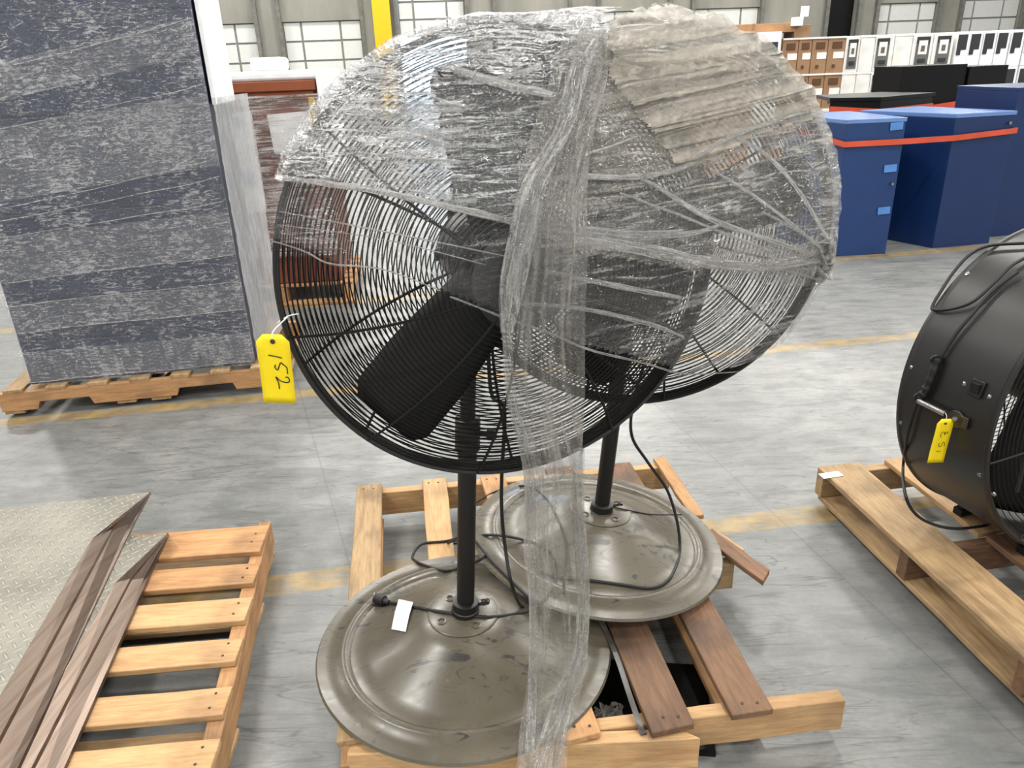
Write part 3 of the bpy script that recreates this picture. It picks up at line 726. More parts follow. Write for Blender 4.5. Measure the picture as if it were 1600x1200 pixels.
# pleated band hanging down the front of the near fan to the pallet
def band(name, ctr, halfw, mat, off, pleats=9, depth=.012, seed=0, label=None):
    """ctr: (pixel x, pixel y) down its middle; above the lower rim it lies on the wrap, below it hangs free"""
    P2 = smoothpath([V((x, y, hw)) for (x, y), hw in zip(ctr, halfw)], 9); nV = 34; vs = []; uvs = []; fs = []
    T = []; D = []
    for i, q in enumerate(P2):
        tr, dr = [], []
        for j in range(nV+1):
            x = q.x + (j/nV*2-1)*q.z; y = q.y; d = ray(x, y); t = (hull_hit(x, y, off)[0] - EYE).length if y < 700 else HY/d.y
            tr.append(min(t, (surf(x, y, .016)-EYE).length - .004) if y > 700 else t); dr.append(d)
        T.append(tr); D.append(dr)
    n0 = len(P2); T2 = [[min(T[i][j], sum(T[k][j] for k in range(max(0, i-5), min(n0, i+6)))/len(range(max(0, i-5), min(n0, i+6)))) for j in range(nV+1)] for i in range(n0)]
    acc = 0; prev = None
    for i, q in enumerate(P2):
        rowp = []
        for j in range(nV+1):
            u = j/nV*2-1; ph = u*pleats + 1.6*noise.noise(V((u*2, i*.05, seed)))
            dd = depth*(math.sin(ph*2.2)+.6*noise.noise(V((u*6, i*.16, seed+3)))) * (1 if q.y > 700 else .5)
            rowp.append(EYE + D[i][j]*(T2[i][j] - abs(dd)))
        if prev is not None: acc += (rowp[nV//2]-prev).length
        prev = rowp[nV//2]
        for j, p in enumerate(rowp): vs.append(p); uvs.append((j/nV*q.z/FPX*2.6, acc))
    for i in range(len(P2)-1):
        for j in range(nV):
            a = i*(nV+1)+j; fs.append((a, a+1, a+nV+2, a+nV+1))
    m = MB(); m.add(vs, fs); o = m.build(name, M[mat], wrap); uvl = o.data.uv_layers.new(name='UVMap')
    for l in o.data.loops: uvl.data[l.index].uv = uvs[l.vertex_index]
    if label: o['label'] = label
    return o
HY = hull_hit(868, 695, .02)[0].y - .012
band('film_tail', [(915,48), (905,120), (878,210), (862,300), (858,400), (850,520), (852,620), (860,700), (866,760), (868,860), (876,960), (868,1060), (852,1140), (845,1215)],
     [32, 44, 48, 56, 60, 64, 62, 50, 46, 50, 46, 44, 40, 38], 'film_band', .018, seed=1, label='long loose tail of film hanging to the pallet')
band('film_tail', [(925,60), (905,110), (880,200), (838,280), (818,360), (800,450), (792,520)],
     [10, 16, 14, 20, 22, 20, 10], 'film_rope', .026, pleats=5, depth=.006, seed=4)
band('film_tail', [(845,330), (820,372), (803,430), (806,445)], [5, 5, 4, 3], 'film_rope', .034, pleats=3, depth=.003, seed=8)
band('film_tail', [(790,505), (795,560), (800,620), (818,690), (828,760), (830,860), (834,960), (832,1080), (826,1200)], [9, 7, 7, 8, 9, 8, 7, 7, 8], 'film_rope', .03, pleats=4, depth=.006, seed=12)
band('film_tail', [(905,700), (903,800), (912,900), (908,1000), (900,1040), (875,1110), (850,1200)], [9, 10, 9, 11, 14, 18, 22], 'film_rope', .03, pleats=5, depth=.008, seed=14)

# ------------------------------------------------------------------ cords, tags and small things at the fans
def cord_px(lst, off=.0045): return [surf(x, y, off) for x, y in lst]
f1 = FANS[0][0]; f2 = FANS[1][0]
root = thing('power_cord', surf(800, 945), 'black power cord of the near fan, coiled on its base with a plug', 'cord')
hang = [V((-.045, 1.50, 1.02)), V((-.045, 1.47, .86)), aty(788, 640, 1.45), aty(784, 740, 1.47), aty(784, 800, 1.47), aty(790, 860, 1.46), aty(800, 915, 1.42)]
path = hang + cord_px([(815, 950), (832, 948), (825, 935), (770, 880), (745, 850), (728, 835)]) + cord_px([(700,845), (660,850), (645,868), (652,880), (690,893), (716,890), (760,870), (740,850), (700,848), (760,838), (820,846), (860,866), (868,905), (850,940), (820,958), (770,966), (725,963), (670,955), (625,946), (604,944)])
m = MB(); m.tube(smoothpath(path, 6), .0042, 8); m.build('cable', M['rubber'], root)
p0, p1 = surf(608, 945, .008), surf(588, 939, .010); m = MB(); m.tube([p0, p0.lerp(p1, .3), p0.lerp(p1, .35), p1], [.006, .009, .014, .014], 10); m.build('plug', M['rubber'], root)
m = MB()
for s_ in (-.006, .006): m.box((-.001, -.008, -.002), (.001, .008, .002), Matrix.Translation(p1 + (p1-p0).normalized()*.008 + V((0, s_, 0))))
m.build('plug_prongs', M['chrome'], root)
a, b, c, d_ = surf(624, 943, .014), surf(646, 947, .012), surf(634, 989, .004), surf(612, 985, .004); up = V((0,0,.001))
mm = a.lerp(d_, .5) + V((0,0,.006)); mn = b.lerp(c, .5) + V((0,0,.005))
m = MB(); m.add([a, b, mn, c, d_, mm], [(0,1,2,5), (5,2,3,4)]); m.build('paper_label', M['paper'], root, smooth=False, solid=.0008)['label'] = 'white paper label folded round the cord'

root = thing('power_cord', surf(1050, 880), 'black power cord hanging from the far fan onto its base', 'cord')
path = [V((.33, 1.82, 1.0)), V((.34, 1.80, .8)), aty(990, 625, 1.80), aty(987, 680, 1.80), aty(1012, 722, 1.83), aty(1042, 765, 1.86), aty(1058, 815, 1.84)] + cord_px([(1062, 860), (1055, 890), (1040, 912), (1015, 921), (975, 916), (930, 910), (880, 905), (840, 895)])
m = MB(); m.tube(smoothpath(path, 6), .0042, 8); m.build('cable', M['rubber'], root)
m = MB(); m.tube(smoothpath(cord_px([(940,790), (985,800), (1020,806), (1065,806)]), 6), .0022, 6)
m.build('tie_wire', M['rubber'], root)
m = MB(); m.tube(smoothpath(cord_px([(735,790), (775,768), (820,762), (850,778), (872,815), (885,860), (880,930)], .006), 6), .0035, 8)
tag(m.build('loose_cable', M['rubber']), 'thin black cable looping between the two fan bases behind the hanging film', 'cord')

def handtag(root, C, ux, uy, wd, hg, strokes, wire, wirer=.0011):
    n = ux.cross(uy).normalized()
    k = .22; pts2 = [(-.5+k, .5), (.5-k, .5), (.5, .5-k*.45), (.5, -.5), (-.5, -.5), (-.5, .5-k*.45)]
    f = lambda u, v, o=0: C + ux*(u*wd) + uy*(v*hg) + n*(o + .004*math.sin(v*3.0))
    nn = 10; m = MB(); vs = []; fs = []
    for i in range(nn+1):
        v = .5 - i/nn; hw = .5 if v < .5-k*.45 else .5 - k*(v-(.5-k*.45))/(k*.45)
        for s_ in (-1, -.5, 0, .5, 1): vs.append(f(s_*hw, v))
    for i in range(nn):
        for j in range(4): q = i*5+j; fs.append((q, q+5, q+6, q+1))
    m.add(vs, fs); m.build('card', M['tag'], root, solid=.0007)
    m = MB(); e = f(0, .40); hr = wd*.055
    m.tube([e + ux*(hr*math.cos(t*.5236)) + uy*(hr*math.sin(t*.5236)) + n*.0008 for t in range(12)], hr*.5, 6, closed=True); m.cyl(e+n*.0002, e+n*.0011, hr, 12)
    m.build('eyelet', M['dullsteel'], root)
    for st in strokes:
        m = MB(); m.tube([f(u, v, .0012) for u, v in smoothpath2(st)], wd*.018, 5, flat=.25, up=n); m.build('digit', M['ink'], root)
    m = MB(); m.tube(smoothpath([V(p) for p in wire], 4), wirer, 6); m.build('tie', M['foam'], root)
def smoothpath2(st):
    return [(p.x, p.y) for p in smoothpath([V((u, v, 0)) for u, v in st], 5)]
# tag 152 on the near fan: corners read off the photograph, a card hanging from the rim
TY = 1.185
A_, B_, C_, D_ = aty(400, 522, TY), aty(452, 520, TY), aty(461, 625, TY), aty(412, 637, TY)
top_ = A_.lerp(B_, .5); bot_ = D_.lerp(C_, .5); uy = (top_-bot_); hg = uy.length; uy.normalize()
ux = (B_-A_).lerp(C_-D_, .5); ux = (ux - uy*ux.dot(uy)); wd = ux.length; ux.normalize()
root = thing('hang_tag', (top_.x, TY, top_.z), 'yellow card tag reading 152 wired to the rim of the near fan', 'tag')
# strokes (u right, v up)
S152 = [[(-.18, .208), (.01, .195), (.23, .172)],
        [(.01, .073), (-.02, .032), (.05, -.005), (.10, .038), (.17, .102), (.23, .082), (.34, .034), (.345, -.01), (.35, -.06)],
        [(.035, -.29), (.03, -.196), (-.03, -.108), (.08, -.16), (.21, -.184), (.34, -.184), (.38, -.149), (.33, -.108), (.26, -.115)]]
handtag(root, top_.lerp(bot_, .5), ux, uy, wd, hg, S152,
        [top_ - uy*.012 + V((0,-.002,0)), top_ + V((.002, -.003, .004)), aty(450, 494, 1.20), aty(433, 505, 1.215), aty(450, 494, 1.20), aty(468, 490, 1.205)])

# broken strap across the pallet, crumpled film scrap under it
root = None
P_ = [surf(920, 940, .004), surf(945, 985, .006), at(965, 1030, .16), at(985, 1090, .152), at(1003, 1142, .132), at(1006, 1150, .120), at(1006, 1195, .05)]
m = MB(); ps = smoothpath(P_, 5); m.tube(ps, .0075, 6, flat=.12, up=[V((.1, -.25, 1))]*20 + [V((0, -1, .1))]*(len(ps)-20)); tag(m.build('plastic_strap', M['strapblack']), 'grey plastic strap lying over the broken front edge of the fan pallet', 'strap')
m = MB(); c0 = at(950, 1122, .022); 
for i in range(44):
    pts = [c0 + V((rnd.uniform(-.035, .04), rnd.uniform(-.04, .035), rnd.uniform(-.02, .02))) for _ in range(3)]
    m.tube(smoothpath(pts, 3), .0035, 5, flat=.3)
o = m.build('plastic_scrap', M['film_rope']); uvl = o.data.uv_layers.new(name='UVMap')
for l in o.data.loops: co = o.data.vertices[l.vertex_index].co; uvl.data[l.index].uv = (co.x, co.y)
tag(o, 'crumpled scrap of clear plastic on the floor inside the fan pallet', 'plastic scrap')
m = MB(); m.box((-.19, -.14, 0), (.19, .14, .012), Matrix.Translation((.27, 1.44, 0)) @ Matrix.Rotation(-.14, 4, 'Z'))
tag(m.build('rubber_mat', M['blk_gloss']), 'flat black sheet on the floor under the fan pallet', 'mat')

# ------------------------------------------------------------------ drum fan
DC = V((1.56, 1.95, .165+.436)); yaw = .312; dn = V((math.sin(yaw), -math.cos(yaw), 0)); da, db = frame(dn); DR = .436; DL = .30
DM = Matrix(((da.x, db.x, dn.x, DC.x), (da.y, db.y, dn.y, DC.y), (da.z, db.z, dn.z, DC.z), (0, 0, 0, 1)))
drum = thing('drum_fan', (DC.x, DC.y, .165), 'big black drum fan standing on the pallet at the right edge', 'fan')
m = MB(); h = DL/2
m.lathe([(DR-.012, -h+.004), (DR-.004, -h-.002), (DR+.004, -h), (DR+.005, -h+.008), (DR, -h+.014), (DR, h-.014), (DR+.005, h-.008), (DR+.004, h), (DR-.004, h+.002), (DR-.012, h-.004), (DR-.012, -h+.004)], DM, 160); m.build('shell', M['drum'], drum)
def disc_rings(Mx, R, z0, dome, gap, wr, r_in=.05):
    m = MB(); r = r_in
    while r < R:
        z = z0 + dome*(1-(r/R)**2)
        m.tube([Mx @ V((r*math.cos(2*math.pi*k/112), r*math.sin(2*math.pi*k/112), z)) for k in range(112)], wr, 4, closed=True); r += gap
    return m
disc_rings(DM, DR-.012, h-.004, .035, .0125, .0015).build('front_grille', M['wire'], drum)
disc_rings(DM, DR-.012, -h+.004, -.035, .0135, .0015).build('rear_grille', M['wire'], drum)
for k in range(8):
    a = k*math.pi/4+.2
    for z0, dm, nm in ((h-.004, .035, 'front_rib'), (-h+.004, -.035, 'rear_rib')):
        m = MB(); m.tube([DM @ V((r*math.cos(a), r*math.sin(a), z0+dm*(1-(r/DR)**2)+(.003 if z0 > 0 else -.003))) for r in [(.05+i*.0345) for i in range(12)]], .003, 6); m.build(nm, M['wire'], drum)
for bb in (20, 140, 260): blade_mesh(DM, rad(bb), .05, DR-.03, .2, .6, -.02).build('blade', M['blade'], drum, solid=.003)
m = MB(); m.lathe([(.0001, .06), (.06, .06), (.075, .03), (.08, -.12), (.0001, -.125)], DM, 32); m.build('motor', M['black'], drum)
DS_ = []
def drum_hit(x, y, off=0):
    d = ray(x, y); o = DM.inverted() @ EYE; dd = (DM.to_3x3().inverted()) @ d
    A = dd.x**2+dd.y**2; B = 2*(o.x*dd.x+o.y*dd.y); Cc = o.x**2+o.y**2-(DR+off)**2; disc = B*B-4*A*Cc
    t = (-B - math.sqrt(max(0, disc)))/(2*A); p = EYE + d*t; l = DM.inverted() @ p; n = (DM.to_3x3() @ V((l.x, l.y, 0))).normalized()
    return p, n
for i, (x, y) in enumerate([(1511,428), (1407,660), (1416,718), (1531,742), (1507,600), (1546,620), (1424,574), (1553,772)]):
    p, n = drum_hit(x, y); m = MB(); m.tube([p - n*.001, p + n*.002, p + n*.004], [.007, .006, .002], 10); m.build('screw', M['chrome'], drum)
p, n = drum_hit(1528, 607); t_ = V((0,0,1)); tx = n.cross(t_).normalized(); ty = tx.cross(n)
SM = Matrix(((tx.x, ty.x, n.x, p.x), (tx.y, ty.y, n.y, p.y), (tx.z, ty.z, n.z, p.z), (0,0,0,1)))
m = MB(); m.box((-.019, -.022, 0), (.019, .022, .008), SM); sw = m.build('switch', M['black'], drum, bevel=.002)
m = MB(); m.prism([SM @ V(q) for q in ((-.012, -.014, .008), (.012, -.014, .008), (.012, .014, .008), (-.012, .014, .008))], [SM @ V(q) for q in ((-.012, -.012, .010), (.012, -.012, .010), (.012, .012, .018), (-.012, .012, .018))]); m.build('rocker', M['rubber'], sw)
p, n = drum_hit(1497, 654, 0); tx = n.cross(t_).normalized(); ty = tx.cross(n); SM = Matrix(((tx.x, ty.x, n.x, p.x), (tx.y, ty.y, n.y, p.y), (tx.z, ty.z, n.z, p.z), (0,0,0,1)))
m = MB(); m.tube([SM @ V((0, 0, .001)), SM @ V((0, 0, .009))], .023, 24); m.box((-.036, -.016, .001), (0, .016, .009), SM); m.build('pivot_plate', M['dullsteel'], drum, bevel=.001)
m = MB(); m.tube([p + n*.008, p + n*.013, p + n*.016], [.008, .007, .002], 12); m.build('pivot_bolt', M['chrome'], drum)
q0, n0 = drum_hit(1478, 647, .02); q1, n1 = drum_hit(1436, 626, .02); m = MB(); m.cyl(q0, q1, .0085, 14); m.build('pivot_rod', M['chrome'], drum)
m = MB()                                                   # cradle rails and rubber feet
for s_ in (-1, 1):
    e0 = DC + dn*(s_*.11) + V((0,0,-DR-.0)); 
    m.box((-.16, -.015, -.018), (.16, .015, .004), Matrix.Translation(e0) @ Matrix.Rotation(yaw, 4, 'Z'))
m.build('foot_rail', M['black'], drum)
for s_ in (-1, 1):
    for u in (-1, 1):
        e0 = DC + dn*(s_*.11) + da*(u*.14); m = MB(); m.box((-.012, -.01, .147), (.012, .01, .22), Matrix.Translation((e0.x, e0.y, 0)) @ Matrix.Rotation(yaw, 4, 'Z')); m.build('foot', M['rubber'], drum)
droot = thing('power_cord', drum_hit(1440, 610)[0], 'black cord looped and taped along the side of the drum fan', 'cord')
def dh(lst, off=.012): return [drum_hit(x, y, off)[0] for x, y in lst]
# upper loop hanging over the drum
c1 = dh([(1640,378)]) + [drum_hit(1595, 380, .012)[0]] + dh([(1545,384), (1515,398), (1490,425), (1470,455), (1457,478), (1461,484), (1490,482), (1522,470), (1555,440), (1585,412), (1640,385)])
m = MB(); m.tube(smoothpath(c1, 6), .0045, 8); m.build('cable', M['rubber'], droot)
c2 = dh([(1590,425), (1550,455), (1520,490), (1495,520), (1472,555), (1462,566)]); m = MB(); m.tube(smoothpath(c2, 6), .0045, 8); m.build('cable', M['rubber'], droot)
c3 = dh([(1466,560), (1455,590), (1445,612), (1436,622)], .016); m = MB(); m.tube(smoothpath(c3, 6), [.011 + .002*math.sin(i*2) for i in range(19)], 10); m.build('cable_bundle', M['rubber'], droot)
c4 = dh([(1437,620), (1426,650), (1416,690), (1411,730)]) + [aty(1413, 765, 1.72), aty(1424, 795, 1.70), aty(1448, 815, 1.70), aty(1490, 826, 1.72), at(1535, 822, .17), at(1548, 818, .19)]
m = MB(); m.tube(smoothpath(c4, 6), .0042, 8); m.build('cable', M['rubber'], droot)
for x, y in ((1463, 561), (1437, 619)):
    q, n = drum_hit(x, y, .016); m = MB(); m.tube([q + V((.014*math.cos(t), 0, .009*math.sin(t))) for t in [i*.63 for i in range(10)]], .004, 6, closed=True); m.build('cable_tie', M['rubber'], droot)
c5 = [DM @ V(v) for v in ((-.37, -.15, .2), (-.36, .05, .2), (-.28, .2, .21), (-.16, .3, .21))]; m = MB(); m.tube(smoothpath(c5, 6), .0042, 8); m.build('cable', M['rubber'], droot)
q0, n = drum_hit(1478, 655, .022)
TY2 = q0.y - .005; A_, B_, C_, D_ = aty(1466, 653, TY2), aty(1489, 654, TY2), aty(1476, 725, TY2), aty(1449, 723, TY2)
top_ = A_.lerp(B_, .5); bot_ = D_.lerp(C_, .5); uy = top_-bot_; hg = uy.length; uy.normalize(); ux = (B_-A_).lerp(C_-D_, .5); ux = ux - uy*ux.dot(uy); wd = ux.length; ux.normalize()
root = thing('hang_tag', tuple(top_), 'yellow card tag reading 153 hanging from the pivot of the drum fan', 'tag')
S153 = [[(-.12, -.22), (.0, -.245), (.12, -.215)],
        [(.28, -.12), (.26, -.05), (.16, -.02), (.10, -.09), (.0, -.13), (-.08, -.09), (-.06, -.04)],
        [(.25, .16), (.27, .20), (.16, .21), (.12, .15), (.06, .21), (-.08, .20), (-.12, .13), (-.05, .09)]]
handtag(root, top_.lerp(bot_, .5), ux, uy, wd, hg, S153, [top_ - uy*.008 + V((0,-.002,0)), top_ + V((0, -.003, .006)), drum_hit(1477, 645, .03)[0]], .0009)

# ------------------------------------------------------------------ wrapped navy cabinet on its pallet, left
cA, cB = V((-2.32, 3.41, .145)), V((-1.29, 3.58, .145)); cd = (cB-cA).normalized(); cn = V((-cd.y, cd.x, 0)); cw = (cB-cA).length
CM = Matrix(((cd.x, cn.x, 0, cA.x), (cd.y, cn.y, 0, cA.y), (0, 0, 1, 0), (0, 0, 0, 1)))
cab = thing('wrapped_cabinet', tuple(CM @ V((cw/2, .3, .145))), 'tall navy metal cabinet in crinkled stretch wrap on a pallet at left', 'cabinet')
m = MB(); m.box((0, 0, .145), (cw, .56, 1.98), CM); m.build('body', M['navy_grey'], cab, bevel=.004)
for k in range(9):                                        # stacked drawer fronts
    z0 = .16 + k*.2; m = MB(); m.box((.012, -.008, z0), (cw-.012, 0, z0+.19), CM); m.build('drawer_front', M['navy_grey'], cab, bevel=.002)
def sheet(name, mat, P0, du, dv, nu, nv, amp, parent, sx=5, sy=9, seed=0, label=None, nrm=None):
    nrm = nrm or du.cross(dv).normalized(); vs = []; uvs = []; fs = []
    for i in range(nv+1):
        for j in range(nu+1):
            u, v = j/nu, i/nv; U, Vv = u*du.length, v*dv.length
            vs.append(P0 + du*u + dv*v + nrm*(amp*noise.noise(V((U*sx, Vv*sy, seed))) + amp*.4*noise.noise(V((U*30, Vv*30, seed))))); uvs.append((U, Vv))
    for i in range(nv):
        for j in range(nu): a = i*(nu+1)+j; fs.append((a, a+1, a+nu+2, a+nu+1))
    m = MB(); m.add(vs, fs); o = m.build(name, mat, parent); uvl = o.data.uv_layers.new(name='UVMap')
    for l in o.data.loops: uvl.data[l.index].uv = uvs[l.vertex_index]
    if label: o['label'] = label
    return o
sheet('film_sheet', M['film_cab'], CM @ V((-.004, -.022, .15)), cd*(cw+.012), V((0,0,1.85)), 90, 150, .004, cab, 4, 10, 3, nrm=-cn)
# overlapping bands of the wrap, each with its own lower hem
for (z0, z1, sl_, sd) in ((.17, .32, .0, 1), (.42, .55, .02, 2), (.66, .86, .05, 3), (1.0, 1.30, .12, 5), (1.38, 1.52, .20, 6)):
    sheet('film_sheet', M['film_cab'], CM @ V((-.004, -.027-sd*.001, z0)), cd*(cw+.012) + V((0,0,sl_)), V((0,0,z1-z0)), 80, 18, .003, cab, 5, 12, sd*7, nrm=-cn)
m = MB()
for z, s_ in ((.17, 0), (.42, .02), (.55, .03), (.66, .05), (.86, .1), (.93, .14), (.98, .17), (1.3, .16), (1.52, .2)):
    pts = [CM @ V((u*cw, -.034+.002*noise.noise(V((u*9, z*7, 0))), z + s_*u**1.3 + .008*noise.noise(V((u*4, z, 2))))) for u in [i/24 for i in range(25)]]
    m.tube(pts, .003, 6, flat=.5)
o = m.build('film_hems', M['film_rope'], cab); uvl = o.data.uv_layers.new(name='UVMap')
for l in o.data.loops: co = o.data.vertices[l.vertex_index].co; uvl.data[l.index].uv = (co.x*.2, co.z*3)
m = MB(); m.box((cw+.012, .03, 1.37), (cw+.03, .56, 1.98), CM); m.build('glare_board', M['foam'], cab)['label'] = 'white board standing in for glare on the upper side'  # white board added for the blown reflection on the side wrap
sheet('film_sheet', M['film_haze'], CM @ V((cw+.02, -.01, .15)), cn*.58 + cd*.07, V((0,0,1.25)), 24, 60, .01, cab, 9, 3, 21, label='hazy loose film over the right side')
cp = thing('pallet', tuple(CM @ V((.5, .5, 0))), 'wooden pallet under the wrapped navy cabinet', 'pallet')
def pl(nm, a, b, *r, **k): A = CM @ V((a[0], a[1], 0)); B = CM @ V((b[0], b[1], 0)); return plank(nm, A, B, *r, **k)
for k in range(7): pl('deck_board', (-.12+.05+k*.19, -.05), (-.12+.05+k*.19, .75), .09, .018, .145, WP, cp)
for y in (-.03, .36, .72):                                # notched stringers built from three depths
    m = MB(); prof_ = [(-.14, .037), (.02, .037), (.035, .075), (.26, .075), (.275, .037), (.66, .037), (.675, .075), (.93, .075), (.945, .037), (1.2, .037), (1.2, .127), (-.14, .127)]
    A = [V((x-.53, -.019, z-.08)) for x, z in prof_]; B = [V((x-.53, .019, z-.08)) for x, z in prof_]
    nn = len(prof_); m.v = A + B; m.f = [tuple(range(nn)), tuple(range(nn, 2*nn))[::-1]] + [(i, nn+i, nn+(i+1) % nn, (i+1) % nn) for i in range(nn)]
    m.build('stringer', W, cp, M=CM @ Matrix.Translation((.53, y, .08)), smooth=False)
for x in (-.09, .42, .58, 1.15): pl('bottom_board', (x, -.04), (x, .75), .09, .018, .036, WP, cp)

# ------------------------------------------------------------------ wrapped stack of brown furniture behind it
sA = V((-1.95, 5.1, .14)); SMx = Matrix.Translation(sA) @ Matrix.Rotation(rad(4), 4, 'Z')
st = thing('wrapped_furniture', tuple(SMx @ V((.4, .4, 0))), 'reddish brown wooden furniture bundled in clear wrap with papers taped on', 'furniture')
m = MB(); m.box((0, 0, 0), (.80, .7, .30), SMx); m.build('lower_box', M['mahogany'], st, bevel=.01)
m = MB(); m.box((0, .02, .30), (.80, .7, 1.24), SMx); m.build('cabinet_body', M['mahogany'], st, bevel=.006)
m = MB(); m.box((-.02, -.03, 1.24), (.79, .72, 1.30), SMx); m.box((-.0, -.01, 1.20), (.77, .7, 1.24), SMx); m.build('top_board', plain('orange_brown_wood', srgb(170, 92, 56), .5), st, bevel=.005)
m = MB(); m.box((.12, -.02, .50), (.37, -.01, 1.12), SMx); m.build('paper_sheet', M['carton_white'], st)['label'] = 'white paper sheet taped at the left'
m = MB(); m.box((.52, -.03, .84), (.79, -.02, 1.08), SMx @ Matrix.Rotation(-.05, 4, 'Y')); m.build('paper_sheet', M['paper'], st)
for z in (1.02, .68):
    m = MB(); m.box((.09, -.034, z), (.35, -.022, z+.07), SMx @ Matrix.Rotation(-.03, 4, 'Y')); m.build('tape_strip', plain('blue_tape', srgb(52, 108, 196), .6), st)
m = MB(); m.box((.74, -.05, 1.02), (.775, -.03, 1.2), SMx); m.build('edge_guard', M['yellow'], st)['label'] = 'yellow corner strip'
m = MB(); m.box((-.08, -.02, 1.30), (.86, .74, 1.36), SMx); m.box((.80, -.06, .7), (.90, .3, 1.36), SMx); m.box((.38, .1, 1.36), (.58, .35, 1.44), SMx); m.build('foam_sheet', M['foam'], st, bevel=.02)['label'] = 'white foam over the top and right edge'
s0 = SMx @ V((-.02, -.07, .2)); sx_ = (SMx.to_3x3() @ V((.83, 0, 0))); sheet('film_sheet', M['film_stack'], s0, sx_, V((0,0,1.02)), 60, 70, .02, st, 6, 24, 9)
sp_ = thing('pallet', (-1.6, 5.5, 0), 'wooden pallet under the wrapped reddish brown furniture', 'pallet')
for k in range(6): A = SMx @ V((-.06, .02+k*.14, 0)); B = SMx @ V((.87, .02+k*.14, 0)); plank('deck_board', (A.x, A.y), (B.x, B.y), .1, .018, .139, W, sp_)
for x in (-.02, .4, .83): A = SMx @ V((x, -.04, 0)); B = SMx @ V((x, .76, 0)); plank('stringer', (A.x, A.y), (B.x, B.y), .04, .1, .121, W, sp_)
A = SMx @ V((-.06, -.04, 0)); B = SMx @ V((.87, -.04, 0)); plank('bottom_board', (A.x, A.y), (B.x, B.y), .1, .02, .021, W, sp_)

# ------------------------------------------------------------------ blue cabinets and black panels at the right
def cabinet_box(label, P, z1, body, group=None, name='cabinet', z0=0.0, parts=None, topmat=None):
    """P = four floor corners, anticlockwise"""
    c = sum((V((x, y, 0)) for x, y in P), V())/4; root = thing(name, (c.x, c.y, z0), label, 'cabinet', group)
    B = [V((x, y, z0)) for x, y in P]; T = [V((x, y, z1-.03)) for x, y in P]
    m = MB(); m.prism(B, T); m.build('body', body, root, smooth=False, bevel=.004)
    e = lambda p, k: c + (p - V((c.x, c.y, p.z)))*k + V((0, 0, p.z)) - V((0, 0, 0)) if 0 else V((c.x + (p.x-c.x)*k, c.y + (p.y-c.y)*k, p.z))
    m = MB(); m.prism([e(p, 1.012) for p in T], [e(V((p.x, p.y, z1)), 1.012) for p in T]); m.build('top_panel', topmat or body, root, smooth=False, bevel=.003)
    return root, c
M['bluetop'] = plain('lit_blue_top', srgb(112, 150, 214), .25, 0, .8, .03)  # lighter blue paints the overhead sheen on the navy cabinet tops
PA = [(2.54, 5.85), (2.985, 5.875), (2.90, 6.70), (2.36, 6.62)]
PB = [(3.42, 5.99), (3.93, 6.09), (3.62, 6.95), (3.02, 6.72)]
ra, ca = cabinet_box('blue cabinet with three light blue tape pieces, nearest of the blue ones to the fans', PA, 1.02, M['navy'], topmat=M['bluetop'])
fd_ = (V((2.985, 5.875, 0))-V((2.54, 5.85, 0))).normalized()
for x, y in ((1401, 197), (1391, 263), (1381, 329)):
    p = aty(x, y, 5.865); m = MB(); m.box((-.048, -.004, -.027), (.048, .002, .027), Matrix.Translation((p.x, 5.85 + (p.x-2.54)*.056-.006, p.z)) @ Matrix.Rotation(.056, 4, 'Z') @ Matrix.Rotation(-.06, 4, 'Y')); m.build('tape_piece', M['blueborder'], ra)
for x, y in ((1393, 287),): p = aty(x, y, 5.865); m = MB(); m.cyl((p.x, 5.86, p.z), (p.x, 5.845, p.z), .01, 10); m.build('lock', M['chrome'], ra)
rb, cb = cabinet_box('blue cabinet with an orange strap, turned with a corner to the viewer', PB, 1.02, M['navy_dark'], topmat=M['bluetop'])
p = aty(1577, 192, 6.07); m = MB(); m.cyl((p.x, p.y, p.z), (p.x+.002, p.y-.015, p.z), .012, 12); m.build('lock', M['chrome'], rb)
def strapline(label, pts, wd=.028, group=None):
    m = MB(); m.tube(pts, wd, 6, flat=.1, up=V((0, -1, 0)) if 0 else None)
    vs = []; fs = []
    m = MB(); 
    for i, p in enumerate(pts): vs += [V(p)+V((0,0,wd)), V(p)-V((0,0,wd))]
    for i in range(len(pts)-1): fs.append((2*i, 2*i+1, 2*i+3, 2*i+2))
    m.add(vs, fs); return tag(m.build('ratchet_strap', M['orange'], smooth=False, solid=.004), label, 'strap', group)
strapline('orange strap round the two front blue cabinets', [V((2.36-.02, 6.62, .93)), V((2.53, 5.833, .915)), V((2.99, 5.84, .905)), V((3.415, 5.955, .905)), V((3.955, 6.075, .90))][0:1] +
          [V((2.528, 5.832, aty(1314, 226, 5.84).z)), V((2.992, 5.852, aty(1410, 221, 5.86).z)), V((3.415, 5.962, aty(1480, 216, 5.97).z)), V((3.952, 6.068, aty(1581, 204, 6.07).z)), V((3.66, 6.95, .93))], .02)
PCx = aty(1578, 137, 6.35)
rc, cc_ = cabinet_box('tall dark blue cabinet cut off by the right edge of the picture', [(4.05, 6.30), (4.75, 6.44), (4.75, 7.1), (3.96, 7.0)], PCx.z, M['navy_dark'])
